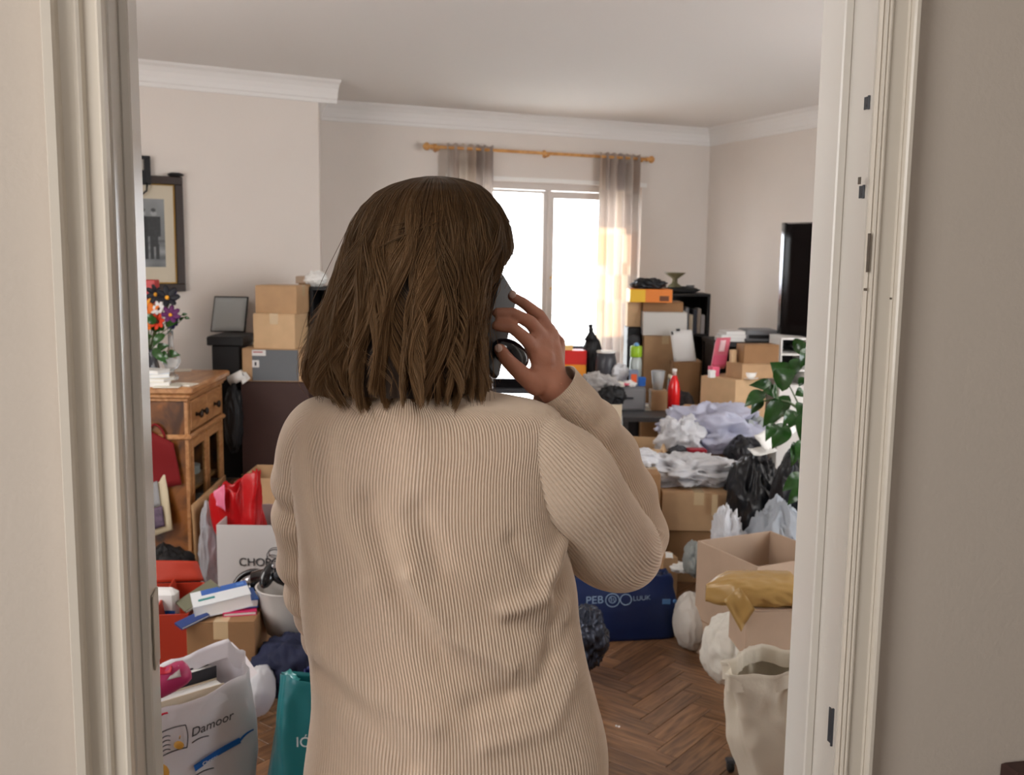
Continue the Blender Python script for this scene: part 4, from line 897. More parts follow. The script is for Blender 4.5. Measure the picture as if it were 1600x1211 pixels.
for k, (px, py) in enumerate(((288, 496), (284, 492), (280, 500))):
    p = PY(px, py, 4.95); mb = MB(); leaf(mb, p, p+Vector((.03, 0, -.006+.01*k)), .008, Vector((0, -1, .3))); mb.tube([vb+Vector((0, 0, .14)), PY(262, 520, 4.95), p], .0018, 6); mb.go('sprig', leafm, t, True, True)
t = T('gift_bag', 'upright red and white gift bag behind the flowers on the sideboard', 'bag', PY(228, 560, 5.12)+Vector((0, 0, 0)))
t.location.z = SZ; x0, x1 = PY(205, 450, 5.12).x, PY(245, 450, 5.12).x; zt = PY(230, 437, 5.12).z
MB().bbox(x0, x1, 5.09, 5.16, SZ, zt-.12, .003).go('lower_body', whitec, t, world=True); MB().bbox(x0, x1, 5.09, 5.16, zt-.12, zt, .003).go('upper_body', redp, t, world=True)
# decanter
db = Vector((PY(268, 578, 5.0).x, 5.0, SZ)); h_ = PY(268, 517, 5.0).z-SZ
t = T('glass_decanter', 'clear glass decanter with a narrow neck on the sideboard', 'decanter', db)
MB().lathe([(.028, 0), (.034, .006), (.034, .02), (.012, .035), (.012, .045), (.03, .06), (.044, .085), (.046, .105), (.034, .13), (.016, .155), (.012, .19), (.014, h_)], 24).go('glass_body', mat('cut_glass', (240, 245, 248), .03, trans=.85, ior=1.35), t, True)
MB().ball((0, 0, h_+.012), .016, 12).go('stopper', mat('cut_glass', (0, 0, 0)), t, True)
t = T('glass_dish', 'low clear glass dish on the sideboard beside the decanter', 'dish', Vector((PY(243, 570, 4.95).x, 4.86, SZ)))
MB().lathe([(.03, 0), (.05, .01), (.062, .04), (.06, .042), (.046, .014), (.02, .008)], 24).go('glass_bowl', mat('cut_glass', (0, 0, 0)), t, True)
bk = [(246, 600, .17, .12, .022, .25, 'white_a', (236, 236, 234)), (240, 596, .15, .11, .018, -.15, 'cream_a', (236, 230, 214)), (238, 590, .16, .11, .020, .45, 'blue_w', (222, 228, 238)), (242, 586, .13, .10, .016, -.3, 'white_a', (0, 0, 0))]
z = SZ; bl_ = ['large white paperback at the bottom of the pile on the sideboard', 'cream paperback, second from the bottom of the sideboard pile', 'pale blue paperback, third from the bottom of the sideboard pile', 'small white paperback on top of the pile on the sideboard']
bx = PY(244, 597, 4.75)
for i, (px, py, w, d, h, yw, mn_, c) in enumerate(bk):
    book(bl_[i], (bx.x-.03+.012*math.sin(i*2), 4.78+.008*i, z), w, d, h, yw, mat('cover_'+mn_, c, .5), 'paperbacks piled on the sideboard'); z += h
for i, (px, py, yw) in enumerate(((262, 604, .1), (286, 601, -.2), (281, 579, .2))):
    c = on(px, py, SZ+.001); book(['white leaflet lying at the front edge of the sideboard top', 'thin cream leaflet beside the white one on the sideboard top', 'pale leaflet near the decanter foot on the sideboard'][i], (c.x, c.y, SZ), .12, .09, .005, yw, mat('cover_cream_a', (0, 0, 0)), 'leaflets on the sideboard', name='leaflet', cat='leaflet')
# white roll stuck behind the sideboard
q = PY(372, 590, 5.5); t = T('paper_roll', 'white paper roll poking out behind the far corner of the sideboard', 'roll', q)

# ------------------------------------------------------------------ low bench and the stack against the chimney wall
bench = T('low_bench', 'low pine bench under the stacked boxes behind the sideboard', 'bench', PY(400, 740, 5.35)); bz = .30
bx0, bx1, by0, by1 = PY(352, 740, 5.2).x, PY(492, 740, 5.7).x, 5.20, 6.08
bench.location = ((bx0+bx1)/2, (by0+by1)/2, 0)
for k in range(4):
    yy = by0+(by1-by0)*k/4; MB().bbox(bx0, bx1, yy+.003, yy+(by1-by0)/4-.003, bz-.03, bz, .003).go('plank', pine, bench, world=True)
for x in (bx0+.03, bx1-.08):
    for y in (by0+.03, by1-.08): MB().bbox(x, x+.05, y, y+.05, 0, bz-.03, .004).go('leg', pine, bench, world=True)
MB().bbox(bx0+.04, bx1-.04, by0+.04, by0+.06, bz-.09, bz-.03, .002).go('apron', pine, bench, world=True)
c = PZ(400, 704, bz); t = T('baking_tray', 'light grey metal tray lying on the low bench under the dark box', 'tray', (c.x+.1, 5.42, bz))
MB().bbox(-.26, .2, -.1, .02, 0, .012, .003).box(-.26, .2, -.1, -.094, .012, .022).box(-.26, -.254, -.1, .02, .012, .022).go('tray_body', silver, t)
t1 = carton('storage_chest', 'large dark brown box at the bottom of the stack behind the sideboard', 376, 482, 597, 5.5, bz+.0, .34, 0, darkbrown, tp=False)
t2 = carton('cardboard_box', 'kraft box with a slate-grey front panel and small white labels, on the dark brown box', 378, 476, 545, 5.52, top(t1), .3, 0, kraft)
w, h = t2['_w'], t2['_h']; label_patch(t2, slate, -w/2+w*.16, w/2-w*.10, .004, h-.006, -.15); label_patch(t2, whitec, -w/2+w*.16, -w/2+w*.38, h-.04, h-.008, -.1512); label_patch(t2, whitec, -w/2+w*.16, -w/2+w*.27, h-.105, h-.065, -.1512)
label_patch(t2, mat('label_red', (180, 80, 80), .5), -w/2+w*.18, -w/2+w*.33, h-.022, h-.016, -.1526, name='printed_line'); label_patch(t2, ink, -w/2+w*.20, -w/2+w*.23, h-.095, h-.075, -.1526, name='printed_mark')
t3 = carton('cardboard_box', 'light kraft box with a bright taped edge, third up in the stack behind the sideboard', 394, 461, 490, 5.53, top(t2), .24, math.radians(-7), kraft_l)
t4 = carton('cardboard_box', 'kraft box topping the stack behind the sideboard, beside the tall kraft box', 397, 464, 446, 5.56, top(t3), .22, math.radians(-9), kraft)
t5 = carton('cardboard_box', 'tall narrow kraft box standing between the box stack and the black shelf', 466, 491, 443, 5.86, bz, .2, 0, kraft_d, tp=False)
t5.location.x += .0
carton('cardboard_box', 'small open kraft box tipped on top of the tall narrow box', 462, 489, 432, 5.88, top(t5)-.0, .14, .1, taupe, tp=False)
MB()
blob('tissue', 'crumpled white tissue paper on top of the black shelf behind the woman', PY(494, 436, 5.78), (.055, .05, .038), paper, seed=9, amp=.35, freq=2.5, cat='paper', smooth=False, n=22)
tb = T('black_shelf', 'black open shelf unit behind the box stack, half hidden by her hair', 'shelf', (PY(512, 600, 5.85).x, 5.85, 0))
xa, xb_ = PY(490, 500, 5.82).x, PY(560, 500, 5.82).x; zt = PY(500, 447, 5.82).z
for z_ in (.05, .35, .7, 1.0, zt-.02): MB().bbox(xa+.015, xb_-.015, 5.72, 6.0, z_, z_+.018, .002).go('shelf_board', blackm, tb, world=True)
for x in (xa, xb_-.018): MB().bbox(x, x+.018, 5.72, 6.0, 0, zt, .002).go('side_panel', blackm, tb, world=True)
MB().box(xa+.015, xb_-.015, 5.99, 6.0, .05, zt-.02).go('back_panel', blackm, tb, world=True)
blob('black_cloth', 'dark cloth stuffed in the top compartment of the black shelf', ((xa+xb_)/2-.03, 5.82, 1.0+.018+.07), (.08, .06, .07), mat('charcoal_cloth', (40, 42, 44), .8), seed=12, amp=.25, cat='cloth', flat=1.019, n=24)
# black tall bin with a grey lid tilted up
bl = T('storage_bin', 'tall black bin with its pale grey framed lid tipped up against the wall', 'bin', (PY(355, 600, 5.62).x, 5.7, 0))
x0, x1 = PY(327, 560, 5.55).x, PY(377, 560, 5.55).x; zt = PY(350, 526, 5.55).z
MB().bbox(x0+.012, x1-.012, 5.56, 5.84, 0, zt-.05, .006).go('bin_body', blackm, bl, world=True); MB().bbox(x0-.01, x1+.012, 5.54, 5.86, zt-.05, zt, .006).go('rim', blackm, bl, world=True)
c4 = [PY(335, 464, 5.92), PY(388, 465, 5.92), PY(383, 526, 5.84), PY(329, 526, 5.84)]
c4[2].z = c4[3].z = zt+.001
sheet('lid', None, [p+Vector((0, .014, 0)) for p in c4], blackm, -.014, parent=bl, bend=0); sheet('lid_panel', None, inset(c4, .035, .965, .02, .97, .006), greyl, .0015, parent=bl, bend=0)
pblob('black_lump', 'black lump in the dark shadow between the sideboard and the dark brown box', 350, 381, 598, 710, 5.48, blackm, flat=bz, seed=14, amp=.12, dy=.07)  # black lump stands in for the shadow behind the sideboard
t = bpy.data.objects['paper_roll']
pts = []
for k in range(60):
    a = k*.42; rr_ = .018+.0006*k; pts.append(q+Vector((math.cos(a)*rr_, -.02, math.sin(a)*rr_)))
MB().tube([q+Vector((-.045, 0, -.02)), q+Vector((.03, -.01, .02))], [.028, .028], 18).go('roll_body', paper, t, True, True)
MB().tube([q+Vector((.0315, -.01, .021)), q+Vector((.033, -.01, .0215))], [.012, .012], 14).go('core', greyd, t, True, True)
sheet('loose_end', None, [q+Vector((.01, -.02, .03)), q+Vector((.05, -.02, .035)), q+Vector((.075, -.02, -.0)), q+Vector((.03, -.03, -.035))], paper, .001, parent=t, bend=.01)

# ------------------------------------------------------------------ left floor clutter
cb1 = carton('cardboard_box', 'open kraft carton with one flap raised, behind the red plastic bag', 376, 500, 748, 4.85, 0, .30, 0, kraft, True, (0, 1, 0, 0), fang=(0, 150, 0, 0))
t = T('pink_ball', 'small pink toy ball behind the raised carton flap', 'toy', PY(424, 702, 5.3)); t.location.z = bz
MB().ball((0, 0, .045), .045, 18).go('ball_body', mat('pink_rubber', (200, 40, 100), .4), t, True); MB().tube([(0, 0, .088), (0, 0, .1)], .008, 8).go('valve', greyl, t)
# white box with lettering
t = carton('printed_box', 'large white box printed CHOP in thin grey letters, red bag inside', 338, 470, 821, 4.05, 0, .36, 0, mat('pale_grey_card', (194, 190, 188), .6), True, (0, 0, 0, 0)); wbx = t
a_ = PY(373, 884, 4.046); text('CHOPOO', .049, a_, (1, 0, 0), (0, 0, 1), ink, t, sx=1.0)
lp = MB(); ctr = PY(430, 868, 4.045)
for cx_, cz_, r_0 in ((0, .012, .028), (-.012, -.018, .026)):
    lp.tube([ctr+Vector((cx_+r_0*math.cos(a*math.pi/12), 0, cz_+r_0*.8*math.sin(a*math.pi/12))) for a in range(25)], .0013, 6, False)
lp.go('logo_ring', ink, t, True, True)
tops = [PY(343, 772, 4.18), PY(404, 742, 4.2), PY(398, 738, 4.34), PY(335, 760, 4.34)]; cx = (tops[0].x+tops[1].x)/2
rb_ = quad_bag('plastic_bag', 'glossy red plastic bag standing up out of the white printed box', tops, [(cx-.07, 4.15, .005), (cx+.09, 4.15, .005), (cx+.09, 4.34, .005), (cx-.07, 4.34, .005)], redp, seed=3, amp=.035, bulge=.01, rim=.05)
sheet('corner_flap', None, [PY(333, 768, 4.16), PY(350, 757, 4.15), PY(352, 800, 4.15), PY(338, 790, 4.15)], mat('pink_sheen', (226, 120, 150), .3), .001, parent=rb_, bend=.01)
pblob('clear_bag', 'clear plastic bag of oddments between the sideboard and the white printed box', 312, 343, 785, 930, 4.3, clearp, flat=0, seed=6, amp=.2, dy=.08)
for i, (a, b, m_) in enumerate((((302, 790), (352, 742), mat('card_sand', (176, 138, 98), .6)), ((312, 792), (356, 750), mat('card_brown', (110, 70, 44), .5)), ((322, 790), (358, 757), whitec))):
    p0 = PY(a[0], a[1], 4.5+.02*i); p1 = PY(b[0], b[1], 5.15); up = Vector((.03, 0, .16 if i else .12))
    t = T('board_game', ['sand-brown folder leaning against the glass doors of the sideboard', 'brown picture board leaning beside the sand-brown folder at the glass doors', 'white-edged board leaning in front of the brown one at the glass doors'][i], 'board', p0+Vector((.02, 0, -.3)), 0, 'boards leaning against the sideboard')
    sheet('panel', None, [p0+Vector((.03*i, 0, -.32)), p1+Vector((.03*i, 0, -.32)), p1+Vector((.03*i-.01, 0, -.0)), p0+Vector((.03*i-.01, 0, 0))], m_, .012, parent=t, bend=.002)
# red crate
def crate(t, w, d, h, m, th=.006):
    a, b = w/2, d/2; MB().box(-a, a, -b, -b+th, 0, h).box(-a, a, b-th, b, 0, h).box(-a, -a+th, -b+th, b-th, 0, h).box(a-th, a, -b+th, b-th, 0, h).box(-a+th, a-th, -b+th, b-th, 0, th).go('box_body', m, t)
loc, w, h = box_at(170, 291, 962, 3.25, 0, .34, math.radians(8)); t = T('red_box', 'open orange-red card box of household packets beside the door jamb', 'box', loc, math.radians(8)); crate(t, w, .34, h, redc); cr_ = t; crh = h
MB().box(w/2-.05, w/2-.044, -.16, .16, h-.07, h+.01, Matrix.Rotation(-.18, 4, 'Y')).go('side_flap', redc, t)
label_patch(t, mat('faded_print', (150, 120, 110), .6), -w/2+.02, w/2-.16, h*.52, h*.62, -.17)
sheet('back_flap', None, [loc+Vector((-w/2, .16, h)), loc+Vector((w/2-.03, .2, h)), loc+Vector((w/2-.06, .22, h+.07)), loc+Vector((-w/2, .19, h+.08))], redc, .004, parent=t, bend=.01)
c = PY(247, 940, 3.33); t = T('packet', 'blue and white round-cornered packet standing in the orange-red box', 'packet', (c.x, 3.38, .08))
MB().bbox(-.06, .05, -.03, .03, 0, c.z-.05, .015).go('packet_body', whitec, t); MB().box(-.06, .051, -.0315, -.03, c.z-.19, c.z-.12).go('printed_band', bluec, t)
c = PY(236, 975, 3.3); t = T('packet', 'small blue packet lying low in the orange-red box', 'packet', (c.x+.02, 3.33, .006)); MB().bbox(-.05, .06, -.03, .03, 0, max(.1, c.z), .006).go('packet_body', mat('packet_navy', (44, 54, 130), .4), t); 
# books on a carton
cb = carton('cardboard_box', 'low kraft carton carrying a heap of books, between the red box and the tools', 292, 397, 972, 3.18, 0, .30, math.radians(4), kraft_d); z = top(cb); c = cb.location
Y0 = 3.2
def ontop(px, py, z): return PZ(px, py, z)
p = ontop(345, 955, z); book('thick white and blue book with a teal strip, biggest on the carton', (p.x, p.y+.02, z+.012), .19, .15, .045, math.radians(22), mat('cover_bluewhite', (222, 226, 230), .45), 'books heaped on the low carton', tilt=(0, -.14))
bb = bpy.data.objects[[o.name for o in bpy.data.objects if o.name.startswith('book')][-1]]
MB().box(-.06, .094, .02, .072, .0452, .046).go('blue_panel', bluec, bb); MB().box(-.075, -.02, -.03, -.012, .0452, .046).go('teal_strip', mat('teal_print', (20, 130, 130), .4), bb); MB().box(.06, .085, .035, .06, .0461, .0465).go('badge', mat('badge_blue', (90, 140, 210), .4), bb)
p = ontop(380, 950, z); book('small blue box-like book to the right of the thick white one', (p.x, p.y, z+.02), .085, .11, .03, math.radians(25), bluec, 'books heaped on the low carton', tilt=(.05, .05))
book('pink booklet under the small blue book', (p.x-.005, p.y-.02, z), .11, .12, .014, math.radians(14), mat('cover_pink', (214, 50, 104), .45), 'books heaped on the low carton')
book('cream booklet showing at the back of the carton', (p.x-.03, p.y+.07, z), .15, .1, .02, math.radians(-5), mat('cover_cream_b', (226, 200, 170), .5), 'books heaped on the low carton')
p = ontop(306, 948, z); book('dark green magazine leaning over the left edge of the carton', (p.x, p.y+.04, z+.02), .14, .11, .01, math.radians(35), mat('cover_olive', (104, 104, 84), .5), 'books heaped on the low carton', tilt=(0, -.45))
p = ontop(310, 965, z); book('silvery folded brochure standing on edge on the carton', (p.x+.01, p.y, z+.003), .10, .02, .008, math.radians(50), silver, 'books heaped on the low carton', tilt=(0, -1.0))
book('navy and white leaflet sliding off the carton by the red box', (p.x-.01, p.y-.03, z), .1, .06, .008, math.radians(40), mat('cover_navy', (34, 60, 120), .5), 'books heaped on the low carton', tilt=(0, -.25))
# bowl on folded denim, dark tools
jeans = pblob('jeans', 'heap of crumpled navy denim on the floor under the white pot', 398, 520, 992, 1085, 3.2, navycloth, flat=0, seed=8, amp=.2, dy=.12, cat='clothes')
c = PY(447, 990, 3.32); t = T('white_pot', 'round white plastic pot filled with black gadgets', 'pot', (c.x, 3.36, c.z-.01)); hz_ = PY(447, 928, 3.27).z-c.z+.01
MB().lathe([(.055, 0), (.075, .006), (.1, hz_*.6), (.108, hz_-.006), (.112, hz_), (.104, hz_), (.092, hz_*.6), (.066, .016), (.02, .012)], 36).go('pot_body', mat('pot_plastic', (196, 190, 184), .45), t, True)
px_, py_, pz_ = c.x, 3.36, c.z+hz_
def pad(label, loc, rot, s=1.0, gm=None):
    t = T('game_controller', label, 'controller', loc, 0, 'black gadgets in and behind the white pot'); t.rotation_euler = rot; g = gm or blackg
    mb = MB(); mb.ball((0, 0, 0), (.062*s, .034*s, .018*s), 18); mb.ball((-.05*s, -.022*s, 0), (.024*s, .046*s, .017*s), 14); mb.ball((.05*s, -.022*s, 0), (.024*s, .046*s, .017*s), 14); mb.go('shell', g, t, True)
    for x in (-.028, .028): MB().lathe([(.011*s, .010*s), (.006*s, .020*s), (.011*s, .027*s), (.006*s, .028*s)], 14, (x*s, -.012*s, 0)).go('stick', greyd, t, True)
    for k in range(4): MB().ball((.045*s+.009*math.cos(k*1.57), .012*s+.009*math.sin(k*1.57), .016*s), .004*s, 8).go('button', silver, t, True)
    MB().lathe([(.008*s, .016*s), (.010*s, .019*s), (.007*s, .020*s)], 12, (-.045*s, .012*s, 0)).go('direction_pad', silver, t, True); return t
pad('black controller standing upright in the white pot', (px_-.005, py_-.03, pz_+.035), (1.1, .5, .3), 1.05)
pad('black controller lying on its side at the back of the white pot', (px_+.03, py_+.04, pz_+.06), (1.4, -.6, -.4), 1.0)
pad('black controller leaning against the white printed box', (PY(408, 925, 3.5).x, 3.5, PY(408, 925, 3.5).z), (.9, .2, .9), 1.15)
c = PY(396, 922, 3.62); t = T('headphones', 'black over-ear headphones lying on the black sack', 'headphones', c)
arc = [c+Vector((.075*math.cos(a), .03*math.sin(a)-.0, .07*math.sin(a)*.9)) for a in np.linspace(.0, math.pi, 17)]
MB().tube(arc, [.008+.004*math.sin(math.pi*k/16) for k in range(17)], 10).go('headband', blackg, t, True, True)
for s in (-1, 1): MB().ball(c+Vector((s*.07, -.005, -.012)), (.022, .036, .040), 16).go('ear_cup', blackg, t, True, True)
t = T('wire_whisk', 'thin looped wire standing among the black gadgets', 'wire', PY(430, 872, 3.5))
c = PY(430, 868, 3.5)
MB().tube([c+Vector((.03*math.cos(a), 0, .022*math.sin(a))) for a in np.linspace(0, 6.2, 25)], .0014, 6).tube([c+Vector((.02, 0, -.018)), c+Vector((.012, .02, -.09))], .0015, 6).go('wire_loop', ink, t, True, True)
pblob('black_lump', 'lumpy black sack behind the low carton, under the headphones', 372, 440, 900, 1060, 3.66, blackm, flat=0, seed=17, amp=.2, dy=.10)
c = PY(430, 905, 3.47); t = T('power_drill', 'black cordless tool with a metal chuck on top of the sack', 'tool', c)
MB().tube([c+Vector((-.08, 0, .0)), c+Vector((.03, 0, .03)), c+Vector((.06, 0, .04))], [.026, .03, .022], 14).go('motor_housing', blackg, t, True, True); MB().tube([c+Vector((-.04, 0, .0)), c+Vector((-.01, .01, -.10))], [.02, .022], 12).go('grip', greyd, t, True, True)
MB().tube([c+Vector((-.08, 0, .0)), c+Vector((-.115, 0, -.01))], [.018, .010], 14).go('chuck', silver, t, True, True)
# white round bag and front carrier bag
pblob('white_sack', 'small round white sack behind the big white carrier bag', 380, 431, 1040, 1118, 3.05, plast, flat=0, seed=20, amp=.06, dy=.09, n=30)
t4 = [PZ(226, 1118, .42), PZ(402, 1052, .44), PZ(356, 1003, .53), PZ(190, 1058, .43)]
Yb = 2.36; b4 = [(t4[0].x-.02, t4[0].y+.03, 0), (t4[1].x-.01, t4[1].y+.0, 0), (t4[1].x-.07, t4[1].y+.22, 0), (t4[0].x-.08, t4[0].y+.24, 0)]
wb = quad_bag('carrier_bag', 'big white carrier bag with blue swoosh and handle hole, full of books, in front', t4, b4, mat('carrier_film', (228, 222, 226), .38, transl=.12, bump=.06, bscale=14), seed=2, amp=.014, rim=.02)
def panel_pt(a, v, push=.006):
    p = Vector(b4[0]).lerp(Vector(b4[1]), a).lerp(t4[0].lerp(t4[1], a), v); xd = (t4[1]-t4[0]).normalized(); n_ = Vector((xd.y, -xd.x, 0)).normalized(); return p+n_*push
xd = (t4[1]-t4[0]); xd.normalize()
pw_ = (t4[1]-t4[0]).length
def bar(name, a0, v0, a1, v1, m, th=.004, push=.016):
    p0, p1 = panel_pt(a0, v0, push), panel_pt(a1, v1, push); mb = MB(); n_ = 10; pts = [p0.lerp(p1, k/n_) for k in range(n_+1)]; u2 = Vector((0, 0, 1)); v = []; f = []
    for k, p in enumerate(pts): v += [p-u2*th, p+u2*th, p-u2*th+Vector((0, .004, 0)), p+u2*th+Vector((0, .004, 0))]
    for k in range(n_): a = k*4; f += [(a, a+4, a+5, a+1), (a+2, a+3, a+7, a+6), (a+1, a+5, a+7, a+3), (a, a+2, a+6, a+4)]
    f += [(0, 1, 3, 2), (n_*4, n_*4+2, n_*4+3, n_*4+1)]
    return mb.add(v, f).go(name, m, wb, world=True)
prb = mat('swoosh_blue', (24, 92, 170), .4); inkg = mat('ink_grey', (70, 68, 74), .5)
def s2(px, py):
    # pixel on the front panel plane -> 3d
    p0 = panel_pt(0, .5, 0); xd_ = (t4[1]-t4[0]); n_ = xd_.cross(Vector(b4[0])-t4[0]).normalized(); n_ = n_ if n_.y < 0 else -n_
    d = Vector(ray(px, py)); t_ = (p0-Vector(CAM)).dot(n_)/d.dot(n_); return Vector(CAM)+d*t_+n_*.016, n_
def strip(name, a, b, wa, wb_, m, parent=wb):
    p, n_ = s2(*a); q_, _ = s2(*b); d = (q_-p).normalized(); up = n_.cross(d); N = 6; v = []; f = []
    for k in range(N+1):
        c_ = p.lerp(q_, k/N)-up*.004*math.sin(math.pi*k/N)*(-1); w_ = wa+(wb_-wa)*k/N; v += [c_+up*w_, c_-up*w_, c_+up*w_-n_*.003, c_-up*w_-n_*.003]
    for k in range(N): i = k*4; f += [(i, i+4, i+5, i+1), (i+2, i+3, i+7, i+6), (i, i+2, i+6, i+4), (i+1, i+5, i+7, i+3)]
    f += [(0, 1, 3, 2), (N*4, N*4+2, N*4+3, N*4+1)]; return mesh(name, v, f, m, parent, world=True)
strip('blue_swoosh', (300, 1197), (371, 1153), .0085, .008, prb); strip('blue_swoosh', (371, 1153), (392, 1136), .003, .001, prb)
for a, b in (((243, 1143), (286, 1129)), ((243, 1181), (288, 1164)), ((286, 1129), (288, 1164))): strip('label_outline', a, b, .0009, .0009, inkg)
for k in range(4): strip('small_print', (248, 1151+k*7), (262, 1146+k*7), .0008, .0008, inkg)
p, n_ = s2(275, 1160); MB().ball(p, (.013, .004, .011), 16).go('fruit_emblem', mat('emblem_ochre', (196, 144, 60), .5), wb, True, True); p, n_ = s2(276, 1150); MB().tube([p, p+Vector((.002, 0, .008))], .0018, 6).go('fruit_stalk', mat('emblem_ochre', (0, 0, 0)), wb, True, True)
p, n_ = s2(248, 1202); MB().ball(p, (.02, .004, .022), 16).go('emblem', mat('emblem_ochre', (0, 0, 0)), wb, True, True)
p, n_ = s2(294, 1148); q_, _ = s2(330, 1132); up = n_.cross(q_-p).normalized(); text('Damoor', .034, p, q_-p, up if up.z > 0 else -up, inkg, wb, shear=.2)
strip('small_print', (296, 1157), (322, 1146), .0008, .0008, inkg); strip('small_print', (300, 1209), (330, 1196), .0008, .0008, inkg)
p, n_ = s2(312, 1192); q_, _ = s2(340, 1176); text('Chocos', .014, p+n_*.002, q_-p, up if up.z > 0 else -up, inkw, wb)
strip('red_edge', (240, 1120), (258, 1110), .002, .002, mat('label_crimson', (190, 20, 50), .5))
# raised back tab with the hand hole, and its slot
hb_ = PY(352, 1004, t4[2].y); 
ho_, Ro = [], []
cH = PY(353, 1026, t4[1].y+.05); nrmH = Vector((.25, -1, .25)).normalized(); xH = Vector((1, .25, 0)).normalized(); zH = Vector((0, 0, 1))
outer = [PY(318, 1050, 2.68), PY(322, 1022, 2.72), PY(346, 1003, 2.76), PY(362, 1004, 2.76), PY(384, 1026, 2.70), PY(402, 1052, 2.62), PY(384, 1066, 2.60), PY(352, 1062, 2.63)]
inner = [PY(338+13*math.cos(a)+13, 1026+8*math.sin(a), 2.72) for a in (2.6, 3.5, 4.3, 5.2, 5.9, .5, 1.3, 2.0)]
outer_ = []
v = [tuple(p) for p in outer]+[tuple(p) for p in inner]; f = [(k, (k+1) % 8, 8+(k+1) % 8, 8+k) for k in range(8)]; v2 = [tuple(Vector(p)+Vector((0, .003, 0))) for p in v]
f2 = [tuple(i+16 for i in reversed(q_)) for q_ in f]; mesh('handle_tab', v+v2, f+f2+[(k, k+16, (k+1) % 8+16, (k+1) % 8) for k in range(8)]+[(8+k, 8+(k+1) % 8, 24+(k+1) % 8, 24+k) for k in range(8)], MATS['carrier_film'], wb, world=True)
# contents
c = PZ(262, 1062, .45); t = T('pink_bottle', 'magenta squeeze bottle with a label sticking out of the white carrier bag', 'bottle', c)
d_ = (PZ(300, 1035, .49)-PZ(236, 1080, .43)); p0 = PZ(232, 1080, .47); p1 = PZ(296, 1044, .51)
MB().tube([p0.lerp(p1, k) for k in (0, .06, .2, .5, .8, .94, 1)], [.012, .026, .032, .034, .032, .026, .012], 20).go('bottle_body', magenta, t, True, True)
dd_ = (p1-p0); mid = p0.lerp(p1, .45); sheet('bottle_label', None, [mid+Vector((-.045, -.01, .030)), mid+Vector((.03, .0, .040)), mid+Vector((.045, -.028, .024)), mid+Vector((-.03, -.036, .012))], mat('label_grey', (170, 160, 156), .5), .001, parent=t, bend=.006)
sheet('bottle_logo', None, [mid+Vector((-.015, -.008, .039)), mid+Vector((.015, -.004, .042)), mid+Vector((.02, -.022, .032)), mid+Vector((-.01, -.026, .028))], mat('label_crimson', (0, 0, 0)), .001, parent=t, bend=.004)
for i, (p, w, d, h, yw, m_, l) in enumerate(((PZ(285, 1094, .43), .2, .045, .0, .62, mat('cover_cream_c', (216, 202, 178), .5), 'cream-edged book standing in the white carrier bag'), (PZ(268, 1082, .46), .22, .03, .0, .62, mat('cover_dark', (40, 40, 46), .5), 'dark book standing beside the cream one in the carrier bag'), (PZ(322, 1070, .45), .16, .03, .0, .5, mat('cover_maroon', (110, 44, 40), .5), 'maroon book at the back of the white carrier bag'), (PZ(300, 1078, .45), .2, .014, .0, .62, mat('cover_lime', (200, 196, 120), .5), 'thin yellow-green book between the others in the carrier bag'))):
    t = T('book', l, 'book', (0, 0, .10), math.atan2(xd.y, xd.x), 'books in the white carrier bag'); a, b = w/2, d/2; H_ = p.z-.10; pq = panel_pt((.40, .38, .62, .40)[i], 1, -.045-(0, .042, .078, .066)[i]); t.location.x = pq.x; t.location.y = pq.y
    MB().box(-a, a, -b, -b+.003, 0, H_).box(-a, a, b-.003, b, 0, H_).box(-a, -a+.003, -b, b, 0, H_).go('cover', m_, t); MB().box(-a+.003, a-.003, -b+.003, b-.003, .003, H_-.004).go('page_block', paper, t)
# teal bag, navy paper bag
t4t = [PZ(405, 1094, .46), PZ(520, 1070, .47), PZ(520, 1040, .48), PZ(436, 1060, .47)]
tb4 = [(t4t[0].x-.06, t4t[0].y-.01, 0), (t4t[0].x+.14, t4t[0].y+.03, 0), (t4t[0].x+.14, t4t[0].y+.2, 0), (t4t[0].x-.05, t4t[0].y+.18, 0)]
tt_ = [PY(436, 1058, 2.42), PY(540, 1075, 2.42), PY(540, 1050, 2.56), PY(447, 1048, 2.54)]
tbb = [PY(430, 1058, 2.38), PY(540, 1075, 2.38), PY(540, 1050, 2.6), PY(395, 1050, 2.6)]
tbb = [(tbb[0].x, 2.40, 0), (tbb[1].x, 2.40, 0), (tbb[2].x, 2.58, 0), (tbb[3].x-.0, 2.58, 0)]
tbag = quad_bag('gift_bag', 'teal glossy gift bag with white lettering IO against her hip', tt_, tbb, teal, seed=7, amp=.012, rim=.0)
text("I\u00d3'", .038, PY(462, 1167, 2.385), (1, 0, 0), (0, 0, 1), inkw, tbag)
sheet('side_gusset', None, [PY(440, 1050, 2.46), PY(452, 1046, 2.52), PY(470, 1060, 2.52), PY(462, 1068, 2.45)], mat('teal_light', (60, 160, 160), .35), .001, parent=tbag, bend=.01)
tp4 = [PY(470, 1060, 2.85), PY(520, 1030, 2.85), PY(520, 1022, 3.0), PY(478, 1045, 3.0)]
quad_bag('paper_bag', 'deep blue paper bag peeping out behind the teal bag', tp4, [(p.x, p.y, 0) for p in tp4], mat('deep_blue_paper', (20, 34, 110), .5), seed=9, amp=.01)

